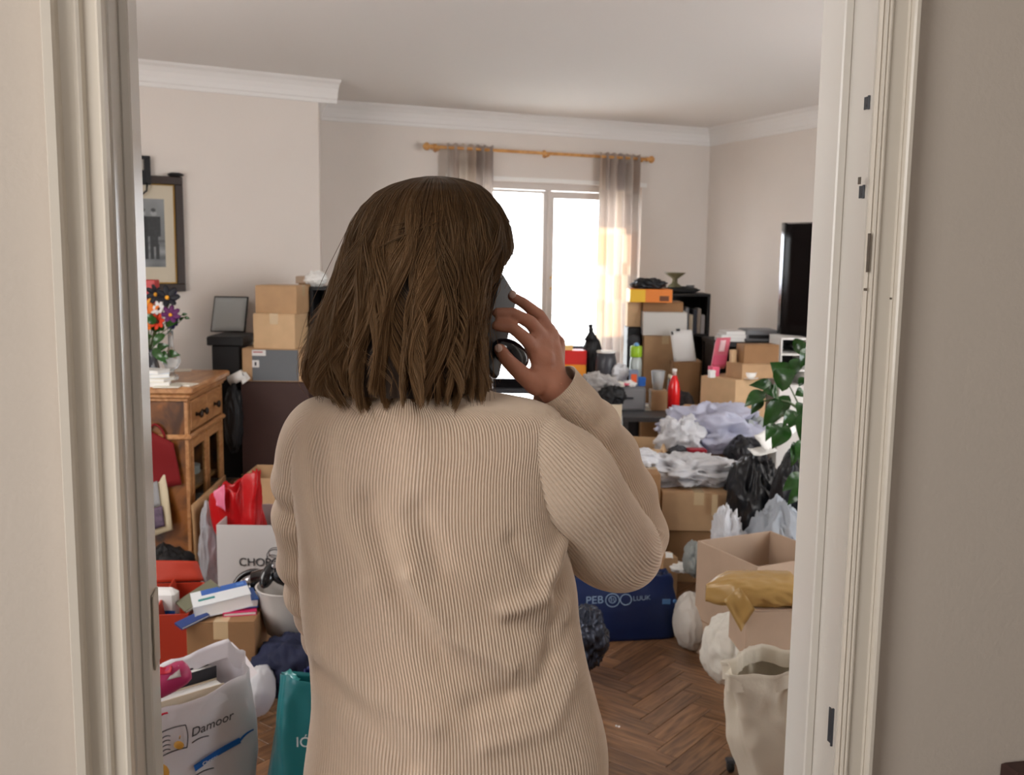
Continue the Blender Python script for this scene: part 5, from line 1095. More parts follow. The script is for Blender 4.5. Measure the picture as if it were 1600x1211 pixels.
# ------------------------------------------------------------------ behind the woman, by the window
tbl = T('desk', 'low dark desk in front of the window, mostly hidden behind the woman', 'desk', (PY(850, 600, 6.5).x, 6.5, 0)); dz = .72
x0, x1 = PY(705, 600, 6.3).x, PY(972, 645, 5.9).x-.03
MB().bbox(x0, x1, 6.15, 6.85, dz-.03, dz, .004).go('desk_top', greyd, tbl, world=True)
for x in (x0+.02, x1-.07):
    for y in (6.18, 6.78): MB().bbox(x, x+.05, y, y+.05, 0, dz-.03, .003).go('leg', blackm, tbl, world=True)
def on_desk(px, py, z=dz): return PZ(px, py, z)
c = PY(808, 612, 6.2); t = flatbox('black_case', 'long black case on the desk behind the woman\'s shoulder', (PY(815, 610, 6.28).x, 6.30, dz), .36, .2, .06, 0, blackg, 'case')
for i, (px, py, w, d, h, yw) in enumerate(((800, 598, .34, .2, .03, .1), (838, 592, .26, .18, .02, -.1))):
    c = PY(px, py, 6.62); book(['wide white folder behind the black case on the desk', 'white folder on the desk nearest her wrist'][i], (c.x, 6.6, dz+ i*.03), w, d, h, yw, whitec, 'white folders on the desk', name='folder', cat='folder')
t = flatbox('shoe_box', 'bright red box with an orange base strip on the desk by her wrist', (PY(894, 570, 6.35).x, 6.42, dz), proj_w(868, 912, 560, 6.35), .14, PY(890, 548, 6.35).z-dz, 0, mat('orange_strip', (240, 150, 40), .5), lid=mat('bright_red', (214, 40, 34), .5))
t = flatbox('small_carton', 'small yellow box on top of the red box', (PY(888, 548, 6.35).x, 6.42, PY(890, 548, 6.35).z), .06, .08, .03, 0, mat('pale_yellow', (240, 206, 130), .5))
t = flatbox('radio', 'dark low box behind the red box in front of the window', (PY(893, 545, 6.7).x, 6.72, dz), .22, .12, PY(890, 540, 6.7).z-dz, 0, greyd, 'radio')
b_ = pblob('knotted_sack', 'tall black bag with a knotted neck silhouetted against the window', 908, 942, 522, 600, 6.45, blackm, flat=dz, seed=23, amp=.10, dy=.07, spikes=((Vector((0, 0, 1)), .03, .0),))
c = PY(924, 515, 6.45); MB().tube([c+Vector((0, 0, -.07)), c+Vector((0, 0, -.02)), c+Vector((-.004, 0, .0)), c+Vector((-.006, 0, .035))], [.05, .02, .012, .018], 12).go('neck', blackm, b_, True, True); MB().ball(c+Vector((-.002, 0, .0)), .018, 10).go('knot', blackm, b_, True, True)
c = PY(947, 600, 6.25); t = T('travel_mug', 'fat dark grey tub with a white rim standing on the desk edge', 'tub', (c.x, 6.3, dz)); hh = PY(947, 549, 6.25).z-dz
MB().lathe([(.05, 0), (.066, .01), (.068, hh*.7), (.056, hh-.012)], 28).go('tub_body', mat('tub_grey', (66, 66, 72), .35), t, True); MB().lathe([(.058, hh-.014), (.062, hh-.004), (.058, hh), (.03, hh+.001)], 28).go('rim', white, t, True)
t = T('paper_cup', 'white tub behind the dark grey tub on the desk', 'tub', (PY(922, 585, 6.5).x, 6.55, dz)); MB().lathe([(.04, 0), (.055, .1), (.058, .105), (.05, .1)], 24).go('cup_body', white, t, True)
# cream cartons in front of the desk and their contents
cc = carton('cardboard_box', 'tall pale carton beside the grey side table, red cloth inside', 925, 972, 632, 5.45, 0, .3, 0, mat('pale_card', (206, 190, 166), .7), True, (0, 0, 0, 0)); zc_ = top(cc)
cc2 = carton('cardboard_box', 'pale carton half hidden by her raised forearm', 862, 924, 606, 5.5, 0, .3, 0, mat('pale_card', (0, 0, 0)), tp=False)
blob('red_cloth', 'red cloth filling the tall pale carton', (cc.location.x, cc.location.y, zc_-.05), (.085, .12, .05), mat('bright_red_cloth', (186, 16, 30), .7), seed=31, amp=.2, cat='cloth', n=24)
blob('grey_cloth', 'crumpled grey and white cloth heaped on the carton by her forearm', (PY(935, 605, 5.62).x, 5.62, zc_+.0+.085), (.10, .09, .06), mat('mottled_cloth', (168, 164, 162), .8, var=.35, scale=14), seed=33, amp=.45, cat='cloth', n=36, flat=zc_-.02)
blob('black_cloth', 'bunched black cloth over the corner of the tall pale carton', (PY(955, 620, 5.58).x, 5.5, zc_+.035), (.065, .05, .06), blackm, seed=35, amp=.35, cat='cloth', n=28)
# grey side table
tz = .60; gx0, gx1 = PY(972, 645, 5.9).x, PY(1066, 645, 5.9).x
gt = T('side_table', 'grey metal side table with a lower shelf, papers and a red bottle on top', 'table', ((gx0+gx1)/2, 6.05, 0))
MB().bbox(gx0, gx1, 5.86, 6.45, tz-.03, tz, .004).go('table_top', mat('gunmetal', (92, 94, 98), .4, .4), gt, world=True)
for x in (gx0, gx1-.035):
    for y in (5.86, 6.41): MB().bbox(x, x+.035, y, y+.035, 0, tz-.03, .003).go('leg', MATS['gunmetal'], gt, world=True)
MB().bbox(gx0+.01, gx1-.01, 5.88, 6.43, .27, .29, .003).go('lower_shelf', MATS['gunmetal'], gt, world=True)
for i, (px, py, yw) in enumerate(((1000, 640, .1), (1020, 638, -.2))):
    c = PZ(px, py, tz); book('pale sheet of paper %s on the grey side table' % ('at the left' if i == 0 else 'at the middle'), (c.x, c.y+.02, tz+.006*i), .17, .12, .006, yw, mat('cover_cream_a', (0, 0, 0)), 'papers on the grey side table', name='paper_pad', cat='paper')
flatbox('tray', 'silver-grey flat case on the lower shelf of the grey side table', ((gx0+gx1)/2-.03, 6.0, .29), .28, .16, .05, 0, silver, 'case')
dr_ = T('drawer_box', 'grey plastic drawer box on the back of the side table', 'drawer box', (PY(980, 630, 6.15).x, 6.2, tz)); w = proj_w(955, 1009, 620, 6.12); hh = PY(983, 604, 6.12).z-tz
MB().bbox(-w/2, w/2, -.1, .12, 0, hh, .008).go('case', grey, dr_); MB().bbox(-w/2+.012, w/2-.012, -.108, -.1, .012, hh-.014, .003).go('drawer_front', mat('grey_front', (134, 134, 138), .5), dr_); MB().bbox(-.03, .03, -.116, -.108, hh*.5, hh*.5+.012, .002).go('handle', greyd, dr_)
z = tz+hh
flatbox('medicine_box', 'grey-blue box with an orange panel standing on the grey drawer box', (PY(990, 598, 6.15).x, 6.16, z), .055, .035, .1, 0, mat('box_greyblue', (120, 134, 158), .5))
mo = bpy.data.objects[[o.name for o in bpy.data.objects if o.name.startswith('medicine_box')][-1]]; MB().box(-.018, .018, -.0205, -.019, .022, .075).go('orange_panel', mat('panel_orange', (226, 96, 50), .5), mo)
flatbox('small_carton', 'small blue box beside the grey-blue one on the drawer box', (PY(1003, 605, 6.15).x, 6.17, z), .045, .04, .055, 0, bluec)
for i in range(3):
    c = (PY(966+i*9, 605, 6.1).x, 6.10+.015*i, z); blob('rag', ['white rag at the left end of the drawer box', 'pink-red scrap of paper on the drawer box', 'pale crumpled tissue in the middle of the drawer box'][i], (c[0], c[1], c[2]+.014), (.04, .03, .022 if i != 1 else .01), [cloth_w, pink, paper][i], seed=40+i, amp=.35, cat='cloth', n=18, group='scraps on the grey drawer box', flat=z)
blob('white_bag', 'white carrier bag slumped at the back of the drawer box', (PY(968, 580, 6.22).x, 6.26, z+.06), (.06, .05, .06), plast, seed=44, amp=.35, n=24, flat=z)
# column left of the stack: black speaker, lime tub
sp = T('loudspeaker', 'tall black loudspeaker behind the lime-lidded jar, right of the curtain', 'loudspeaker', (PY(990, 560, 6.95).x, 7.05, 0)); w = proj_w(980, 1001, 560, 6.95); zs = PY(993, 511, 6.95).z
MB().bbox(-w/2, w/2, -.1, .14, 0, zs, .008).go('cabinet', blackm, sp); MB().lathe([(.05, 0), (.045, .004), (.02, .002)], 20, M=Matrix.Translation((0, -.1, zs-.1)) @ Matrix.Rotation(math.pi/2, 4, 'X')).go('cone', greyd, sp, True); MB().lathe([(.02, 0), (.016, .004)], 16, M=Matrix.Translation((0, -.1, zs-.2)) @ Matrix.Rotation(math.pi/2, 4, 'X')).go('tweeter', greyd, sp, True)
kb = carton('cardboard_box', 'small kraft box on top of the black loudspeaker, under the orange box', 981, 1002, 472, 6.97, zs, .14, 0, kraft_l, tp=False)
c = (PY(994, 575, 6.3).x, 6.32, tz); t = T('lime_jar', 'clear jar with a lime green lid and pale blue cap', 'jar', c); hj = PY(994, 558, 6.3).z-tz
MB().lathe([(.034, 0), (.038, .01), (.038, hj-.03), (.032, hj)], 22).go('jar_body', mat('jar_grey', (176, 184, 180), .2, coat=.4), t, True); h2 = PY(994, 541, 6.3).z-tz
MB().lathe([(.036, hj), (.038, hj+.004), (.038, h2-.004), (.034, h2)], 22).go('lid', limec, t, True); MB().ball((0, 0, h2+.006), (.018, .018, .016), 12).go('cap', mat('pale_blue_cap', (110, 160, 210), .4), t, True)
# main stack by the shelf
lower = carton('cardboard_box', 'wide kraft box on the floor at the bottom of the corner stack', 1003, 1103, 612, 6.86, 0, .36, 0, kraft_d)
lower2 = None
s1 = carton('cardboard_box', 'big kraft box in the middle of the corner stack, left of the leaning white sheet', 1007, 1073, 524, 6.88, top(lower), .3, 0, kraft)
s1b = carton('cardboard_box', 'smaller kraft box beside the big one, under the leaning white sheet', 1074, 1100, 566, 6.9, top(lower), .26, 0, kraft_d)
s2_ = carton('cardboard_box', 'off-white box lying on the big kraft box in the corner stack', 1006, 1074, 488, 6.86, top(s1), .28, 0, mat('off_white_card', (206, 202, 196), .6), tp=False)
s3 = carton('cardboard_box', 'brown box above the off-white one at the top of the corner stack', 1005, 1068, 472, 6.92, top(s2_), .24, 0, kraft_d, tp=False)
s4 = T('orange_box', 'shallow orange and yellow box on top of the corner stack', 'box', (PY(1018, 472, 6.8).x, 6.92, max(top(s3), top(kb)))); w = proj_w(984, 1050, 460, 6.82); hh = PY(1018, 452, 6.82).z-s4.location.z
hh = max(hh, .07); MB().bbox(-w/2, w/2, -.1, .14, 0, hh, .003).go('box_body', orange, s4); MB().box(-w/2-.001, -w/2+w*.36, -.1014, .08, .002, hh-.002).go('yellow_panel', yellow, s4); MB().box(w*.2, w*.42, -.1016, -.1, .01, hh*.5).go('dark_print', mat('print_brown', (110, 60, 24), .5), s4)
zz = s4.location.z+hh; ob = blob('black_bag', 'crumpled black bag on the orange box', (PY(1016, 446, 6.85).x, 6.93, zz+.028), (.11, .09, .045), blackp, seed=51, amp=.3, n=30, flat=zz); handle_loop(ob, PY(1000, 446, 6.85), PY(1020, 444, 6.85), .04, .006, blackm)
# leaning white sheet with print
c4 = [PY(1047, 517, 6.72), PY(1081, 515, 6.72), PY(1088, 564, 6.66), PY(1053, 565, 6.66)]
t = T('leaning_card', 'white printed sheet leaning against the kraft boxes of the corner stack', 'sheet', PY(1068, 565, 6.7)); sheet('panel', None, c4, whitec, .004, parent=t, bend=.002)
sheet('print', None, inset(c4, .03, .12, .03, .14, .010), ink, .001, parent=t, bend=0); sheet('tab', None, inset(c4, .28, .45, -.05, .03, .005), ink, .003, parent=t, bend=0)
lg = MB().bbox(PY(1050, 600, 6.68).x, PY(1092, 600, 6.68).x, 6.66, 6.8, 0, c4[3].z-.004, .004).go('cardboard_box', kraft_d); tag(lg, 'narrow brown box on the floor holding up the leaning white sheet', 'box')
# shelf unit in the corner
xa, xb_ = PY(1048, 500, 7.45).x, PY(1109, 500, 7.45).x; zt = PY(1080, 459, 7.45).z; us = T('shelf_unit', 'black shelving unit in the far right corner with books and a glass stand on top', 'shelf', ((xa+xb_)/2, 7.6, 0))
for k in range(5): z_ = zt-.02-k*.30; MB().bbox(xa+.015, xb_-.015, 7.45, 7.78, z_, z_+.02, .002).go('shelf_board', blackm, us, world=True)
for x in (xa, xb_-.02): MB().bbox(x, x+.02, 7.45, 7.78, 0, zt, .002).go('side_panel', blackm, us, world=True)
MB().box(xa+.015, xb_-.015, 7.77, 7.78, 0, zt-.02).go('back_panel', blackm, us, world=True)
x = PY(1072, 480, 7.5).x
bcols = [(190, 190, 188), (120, 124, 130), (210, 200, 180), (60, 66, 80), (160, 150, 140), (196, 196, 200), (92, 80, 70), (176, 176, 176)]
for k in range(6):
    hb2 = .17+.03*math.sin(k*2.2); t = T('book', ['pale grey', 'mid grey', 'cream', 'navy', 'sand', 'near-white'][k]+' book upright on the upper shelf of the corner unit', 'book', (xa+.10+k*.030, 7.56, zt-.32+.02), 0, 'books in the corner shelf unit')
    MB().bbox(-.0135, .0135, -.07, .07, 0, hb2, .002).go('cover', mat('spine_%d' % k, bcols[k], .5), t); MB().box(-.011, .011, -.066, .071, .002, hb2+.0005).go('page_block', paper, t)
blob('folded_cloth', 'dark grey folded cloth on the top of the corner shelf unit', (PY(1066, 455, 7.5).x, 7.6, zt+.022), (.14, .1, .026), mat('charcoal_cloth', (0, 0, 0)), seed=55, amp=.15, cat='cloth', n=24, flat=zt)
c = Vector((PY(1056, 450, 7.5).x, 7.56, zt+.045)); t = T('cake_stand', 'olive glass cake stand on top of the corner shelf unit', 'cake stand', c); h_ = PY(1056, 426, 7.5).z-c.z
MB().lathe([(.055, 0), (.05, .01), (.022, .03), (.02, h_*.55), (.05, h_*.75), (.075, h_-.008), (.08, h_), (.07, h_-.002), (.02, h_*.75)], 28).go('glass_body', mat('olive_glass', (150, 146, 116), .1, trans=.5, ior=1.3), t, True)
t = T('jar', 'small clear glass beside the cake stand on the corner shelf unit', 'glass', (PY(1082, 450, 7.5).x, 7.6, zt)); MB().lathe([(.025, 0), (.034, .06), (.032, .06), (.022, .006)], 20).go('glass_body', mat('cut_glass', (0, 0, 0)), t, True)
# bottle, cup and small box on the side table
c = (PY(1053, 636, 5.98).x, 6.0, tz); t = T('red_bottle', 'bright red bottle with a clear neck on the grey side table', 'bottle', c); hb3 = PY(1053, 577, 5.98).z-tz
MB().lathe([(.028, .012), (.037, .02), (.038, hb3*.55), (.03, hb3*.70), (.014, hb3*.86)], 24, (0, 0, 0)).go('bottle_body', mat('red_liquid', (226, 24, 30), .2, coat=.6), t, True)
MB().lathe([(.036, 0), (.037, .012), (.03, .018)], 24).go('base_ring', mat('bottle_clear', (196, 176, 172), .2), t, True); MB().lathe([(.013, hb3*.86), (.011, hb3*.95)], 16).go('neck', mat('bottle_clear', (0, 0, 0)), t, True); MB().lathe([(.014, hb3*.94), (.014, hb3)], 16).go('cap', white, t, True)
jb = carton('cardboard_box', 'small kraft box holding the clear cup, left of the red bottle', 1018, 1043, 611, 6.12, tz, .12, 0, kraft, tp=False)
t = T('clear_cup', 'clear cup with white wadding on the small kraft box', 'cup', (PY(1029, 600, 6.16).x, 6.19, top(jb))); hh = PY(1029, 580, 6.16).z-top(jb); MB().lathe([(.03, 0), (.045, hh), (.042, hh), (.028, .006)], 24).go('cup_body', mat('cup_clear', (235, 238, 240), .1, trans=.7, ior=1.1), t, True)
blob('wadding', 'white cotton wadding inside the clear cup', (PY(1030, 600, 6.16).x, 6.19, top(jb)+hh*.45), (.028, .028, hh*.4), paper, seed=61, amp=.15, cat='wadding', n=18)
t = T('brown_bottle', 'slim bottle with a pale cap behind the red bottle', 'bottle', (PY(1047, 600, 6.2).x, 6.22, tz)); MB().lathe([(.018, 0), (.02, .1), (.009, .15), (.009, .2)], 16).go('bottle_body', mat('dark_bottle', (60, 50, 40), .2), t, True); MB().lathe([(.011, .19), (.011, .215)], 12).go('cap', mat('cap_beige', (200, 190, 160), .5), t, True)
fx = carton('cardboard_box', 'open kraft carton with a raised flap, right of the red bottle', 1066, 1104, 640, 5.62, 0, .14, math.radians(-12), kraft, True, (0, 1, 0, 0), fang=(0, 175, 0, 0))
blob('grey_cloth', 'dark grey cloth heaped in front of the corner stack', (PY(1072, 605, 6.3).x, 6.38, .56), (.07, .07, .12), greyd, seed=63, amp=.2, cat='cloth', n=24, flat=0)

# ------------------------------------------------------------------ right: boxes below the television
mb_z = PY(1190, 533, 6.55).z
med = T('media_bench', 'long black bench under the television along the right wall', 'bench', (PY(1195, 560, 6.5).x, 6.6, 0)); x0, x1 = PY(1120, 540, 6.4).x, PY(1300, 540, 6.4).x
MB().bbox(x0, x1, 6.42, 6.9, mb_z-.03, mb_z, .004).go('bench_top', blackm, med, world=True)
for x in (x0+.01, (x0+x1)/2, x1-.05): MB().bbox(x, x+.03, 6.44, 6.88, 0, mb_z-.03, .003).go('side_panel', blackm, med, world=True)
MB().bbox(x0, x1, 6.86, 6.88, .05, mb_z-.03, .003).go('back_panel', blackm, med, world=True)
t = T('printer', 'low dark grey printer on the media bench', 'printer', (PY(1190, 524, 6.5).x, 6.6, mb_z)); w = proj_w(1164, 1216, 520, 6.5)
hp_ = PY(1190, 516, 6.48).z-mb_z; hp_ = max(hp_, .05); MB().bbox(-w/2, w/2, -.12, .12, 0, hp_, .01).go('case', grey, t); MB().bbox(-w/2+.02, w/2-.02, -.126, -.12, hp_*.3, hp_*.6, .002).go('paper_slot', blackm, t)
z = mb_z
for i in range(3):
    book(['white folder at the bottom of the pile on the media bench', 'white folder in the middle of the pile on the media bench', 'white folder on top of the pile on the media bench'][i], (PY(1146+3*i, 522, 6.45).x, 6.56, z), .18-.015*i, .16, .022, .1*i-.1, whitec, 'white folders on the media bench', name='folder', cat='folder'); z += .022
# big pale box turned edge-on and the boxes on it
def corner_box(name, label, pl_, pc, pr, ztop, z0, m, dl=None, dr=None, **k):
    """box seen on its near vertical edge: left, near and right top corners as pixels"""
    a, b, c_ = [PZ(px, py, ztop) for px, py in (pl_, pc, pr)]; e1 = a-b; e1.z = 0; w1 = e1.length; e1.normalize(); e2 = Vector((-e1.y, e1.x, 0)); e2 = e2 if e2.dot(c_-b) > 0 else -e2; w2 = abs((c_-b).dot(e2)) if dr is None else dr
    if dl: w1 = dl
    cen = b+e1*w1/2+e2*w2/2; yaw = math.atan2(-e1.y, -e1.x); d = w2
    return carton(name, label, 0, 0, 0, 0, z0, d, yaw, m, spec=(Vector((cen.x, cen.y, z0)), w1, ztop-z0), **k), (a, b, c_)
zA = PY(1148, 592, 5.85).z
pA = corner_box('cardboard_box', 'big pale kraft box seen edge-on, below the television', (1103, 588), (1150, 594), (1222, 588), zA, zA-.36, kraft_l, dl=.26, dr=.30, tp=False)[0]
carton('cardboard_box', 'plain box on the floor underneath the big pale kraft box', 0, 0, 0, 0, 0, .28, 0, kraft_d, spec=(Vector((pA.location.x, pA.location.y, 0)), .26, zA-.36), tp=False).rotation_euler.z = pA.rotation_euler.z
w, h = pA['_w'], pA['_h']
zB = zA+.1
pB = corner_box('cardboard_box', 'flat kraft box on the big pale one', (1131, 564), (1160, 569), (1222, 566), PY(1160, 568, 5.86).z, zA, kraft, dl=.16, dr=.24, tp=False)[0]
pC = corner_box('cardboard_box', 'brown box at the top of the edge-on pile, under the printer', (1150, 536), (1163, 539), (1220, 536), PY(1163, 538, 5.9).z, top(pB), kraft_d, dl=.12, dr=.22, tp=False)[0]
flatbox('small_carton', 'slim pale box standing beside the brown top box', (PY(1152, 560, 5.84).x-.005, 5.93, top(pB)), .035, .03, .075, .3, kraft_l)
c = PZ(1178, 590, zA); 
t = T('white_bowl', 'small white bowl on a saucer on the big pale kraft box', 'bowl', (PY(1175, 590, 5.8).x, pA.location.y-.12, zA)); MB().lathe([(.02, .004), (.034, .012), (.042, .04), (.039, .04), (.03, .014)], 24).go('bowl_body', white, t, True); MB().lathe([(.03, 0), (.05, .004), (.052, .007), (.03, .005)], 24).go('saucer', white, t, True)
flatbox('small_carton', 'cream box right of the white bowl', (PY(1200, 580, 5.95).x, pA.location.y+.03, top(pB)), .07, .06, .06, .2, mat('cream_box', (226, 208, 166), .6)) if False else None
t = T('pink_display', 'pink and white printed card box leaning behind the big pale kraft box', 'box', (PY(1128, 560, 6.1).x, 6.12, zA-.1)); 
c4 = [PY(1120, 528, 6.1), PY(1142, 527, 6.1), PY(1134, 572, 6.02), PY(1112, 572, 6.02)]
sheet('front', None, c4, pink, .05, parent=t, bend=0); sheet('white_print', None, inset(c4, .3, .7, .1, .5, .005), mat('pink_pale', (240, 200, 206), .5), .001, parent=t, bend=0); sheet('band', None, inset(c4, .02, .98, .62, .97, .005), mat('pink_deep', (222, 92, 124), .5), .001, parent=t, bend=0)
flatbox('small_carton', 'small hot-pink box at the left edge of the big pale kraft box', (PY(1117, 575, 5.95).x, 5.98, zA), .05, .05, .06, .4, mat('pink_deep', (0, 0, 0)))
flatbox('small_carton', 'small white box on the left corner of the big pale kraft box', (PY(1111, 583, 5.9).x+.004, 5.90, zA), .035, .035, .045, .2, whitec)
# white letter trays
lt = T('letter_tray', 'white stack of letter trays behind the leaves of the plant', 'tray', (PY(1235, 600, 6.1).x, 6.2, 0)); x0, x1 = PY(1220, 560, 6.05).x, PY(1262, 560, 6.05).x; z0 = PY(1230, 620, 6.05).z
MB().bbox(x0, x1, 6.05, 6.35, 0, z0+.06, .004).go('base_cabinet', white, lt, world=True)
zz0 = z0+.06; zend = PY(1230, 531, 6.05).z; n_ = 3
for k in range(n_):
    z_ = zz0+(zend-zz0)*k/n_; MB().bbox(x0, x1, 6.05, 6.35, z_, z_+.012, .002).go('tray_shelf', white, lt, world=True)
    for x in (x0, x1-.01): MB().bbox(x, x+.01, 6.06, 6.35, z_+.012, z_+(zend-zz0)/n_, .002).go('tray_side', white, lt, world=True)
MB().bbox(x0, x1, 6.05, 6.35, zend, zend+.012, .002).go('tray_shelf', white, lt, world=True); MB().box(x0, x1, 6.34, 6.35, zz0, zend).go('tray_back', greyd, lt, world=True)
# television on the wall side
c4 = [PY(1222, 348, 6.35), PY(1330, 336, 6.0), PY(1330, 530, 6.0), PY(1220, 525, 6.35)]
tv = T('television', 'large flat television with a silver edge at the right wall, cut off by the jamb', 'television', c4[3]+Vector((.2, -.1, 0)))
c4[1].z = c4[0].z; c4[2].z = c4[3].z; c4[3].x = c4[0].x; c4[3].y = c4[0].y; c4[2].x = c4[1].x; c4[2].y = c4[1].y
sheet('casing', None, [p+Vector((0, .0, 0)) for p in c4], silver, .045, parent=tv, bend=0); sheet('screen', None, inset(c4, .07, .98, .012, .985, .006), mat('tv_glass', (14, 7, 7), .35, spec=.15), .002, parent=tv, bend=0)
sheet('bezel', None, inset(c4, .045, .07, .0, 1, .004), blackg, .004, parent=tv, bend=0)
q = c4[3].lerp(c4[2], .5); MB().bbox(q.x-.12, q.x+.12, q.y-.06, q.y+.1, mb_z, mb_z+.012, .004).go('stand_foot', blackg, tv, world=True); MB().tube([Vector((q.x, q.y+.03, mb_z+.01)), Vector((q.x, q.y+.03, q.z+.02))], .02, 12).go('stand_neck', blackg, tv, world=True)

# ------------------------------------------------------------------ right: piles, sacks and cartons nearer the door
oc = carton('cardboard_box', 'open kraft carton with yellow and teal oddments next to her forearm', 940, 1032, 700, 5.02, 0, .34, math.radians(-12), kraft_l, True, (0, 0, 0, 1), fang=(0, 0, 0, 115)); zo = top(oc)
blob('yellow_bag', 'yellow bag in the open kraft carton', (PY(972, 702, 5.1).x, 5.12, zo-.03), (.07, .07, .04), yellow, seed=71, amp=.2, n=20)
blob('teal_cloth', 'teal scrap of cloth poking out of the carton by her forearm', (PY(984, 716, 4.85).x, 4.90, zo+.0), (.028, .03, .024), mat('teal_cloth', (40, 160, 150), .7), seed=72, amp=.3, cat='cloth', n=18)
b0 = carton('cardboard_box', 'plain kraft carton half hidden behind her elbow', 930, 1033, 741, 4.5, 0, .28, 0, kraft_d)
b2 = carton('cardboard_box', 'brown carton on the floor underneath the taped kraft box', 1036, 1126, 828, 4.62, 0, .36, math.radians(-4), kraft_d, tp=False)
b1 = carton('cardboard_box', 'kraft box sealed with shiny tape on top of the brown carton', 1035, 1150, 770, 4.6, top(b2), .38, math.radians(-2), kraft)
w, h = b1['_w'], b1['_h']; label_patch(b1, tape, w*.16, w*.24, h*.45, h, -.22, name='tape_tail')
z1 = top(b1)
blob('white_sack', 'flattened crumpled white plastic sack on the taped kraft box', (PY(1070, 722, 4.85).x, 4.84, z1+.05), (.27, .17, .075), plast, seed=74, amp=.36, freq=2.6, n=60, flat=z1)
blob('white_sack', 'small puffy white sack between the open carton and the taped box', (PY(1005, 725, 4.72).x, 4.72, top(b0)+.03), (.075, .08, .045), plast, seed=75, amp=.25, n=34, flat=top(b0))
p5 = carton('cardboard_box', 'kraft carton buried under the heap of lilac plastic sacks', 1048, 1150, 706, 5.22, 0, .34, 0, kraft, tp=False)
z5 = top(p5)
blob('lilac_sack', 'large heap of thin lilac-white plastic sacking beyond the taped kraft box', (PY(1112, 668, 5.35).x, 5.34, z5+.10), (.27, .2, .15), lilac, seed=78, amp=.24, freq=2.1, n=64, flat=z5)
blob('white_sack', 'bright white plastic sack on the left of the lilac heap', (PY(1066, 672, 5.2).x, 5.22, z5+.07), (.12, .12, .11), plast, seed=79, amp=.36, n=44, flat=z5)
blob('grey_sack', 'grey translucent sack at the right end of the lilac heap', (PY(1174, 668, 5.3).x, 5.32, z5+.03), (.09, .12, .15), mat('grey_film', (176, 182, 180), .3, transl=.3, bump=.25, bscale=25), seed=80, amp=.3, n=44)
flatbox('small_carton', 'small dark red box tucked under the lilac heap', (PY(1090, 692, 4.98).x, 5.0, z1+.10), .09, .06, .035, .1, mat('box_crimson', (150, 16, 36), .5))
blob('red_scrap', 'little scarlet scrap between the white sack and the open carton', (PY(1036, 698, 4.95).x, 4.96, z1+.09), (.022, .02, .016), mat('bright_red_cloth', (0, 0, 0)), seed=82, amp=.3, cat='cloth', n=14)
blob('grey_cloth', 'dark grey cloth between the white sacks on the taped box', (PY(1062, 692, 5.0).x, 5.03, z1+.11), (.05, .04, .03), greyd, seed=83, amp=.3, cat='cloth', n=18)
pblob('rubbish_sack', 'big black rubbish sack beside the taped kraft box', 1126, 1226, 704, 900, 4.62, blackp, flat=0, seed=86, amp=.13, n=60, dy=.2)
pblob('rubbish_sack', 'second black rubbish sack under the plant leaves', 1204, 1272, 698, 860, 4.36, blackp, flat=0, seed=88, amp=.10, n=44, dy=.10)
pblob('rubbish_sack', 'small black rubbish sack between the lilac heap and the white sheets', 1130, 1200, 680, 745, 5.05, blackp, flat=.0, seed=89, amp=.15, n=40, dy=.12)
c4 = [PY(1178, 680, 4.6), PY(1228, 648, 4.75), PY(1245, 672, 4.7), PY(1196, 706, 4.5)]
sheet('paper_sheet', 'large white sheet lying on the black sacks behind the plant', c4, paper, .002, bend=.02)
c4 = [PY(1168, 700, 4.55), PY(1200, 694, 4.6), PY(1215, 704, 4.5), PY(1178, 712, 4.48)]
sheet('paper_sheet', 'smaller white sheet on top of the big black rubbish sack', c4, paper, .002, bend=.01)
pblob('clear_sack', 'large translucent sack slumped against the door side, behind the tall open carton', 1162, 1262, 778, 980, 4.10, mat('sack_clear', (200, 206, 214), .25, transl=.4, bump=.3, bscale=22), flat=0, seed=91, amp=.2, n=60, dy=.16)
c = PY(1138, 826, 4.08); blob('white_sack', 'torn white tissue sack sticking up behind the tall open carton', (c.x, 4.1, c.z-.12), (.075, .06, .17), plast, seed=93, amp=.3, n=36, flat=0, spikes=((Vector((-.45, -.2, .9)).normalized(), .02, .35),), smooth=False)
pblob('white_sack', 'small crumpled white sack beside the brown carton', 1068, 1100, 845, 900, 4.3, mat('grey_film', (0, 0, 0)), flat=0, seed=95, amp=.25, n=28, dy=.08)
pblob('tissue', 'scrap of white tissue on the parquet by the brown carton', 1048, 1080, 879, 893, 4.4, paper, flat=0, seed=96, amp=.4, n=18, dy=.05, cat='paper', smooth=False)
carton('cardboard_box', 'little kraft box on the parquet just behind her elbow', 1036, 1060, 872, 4.4, 0, .1, .2, kraft, tp=False)
sheet('paper_sheet', 'folded scrap of white paper standing on the little kraft box', [PY(1040, 862, 4.42), PY(1051, 864, 4.42), PY(1052, 873, 4.40), PY(1040, 872, 4.40)], paper, .001, bend=.002)
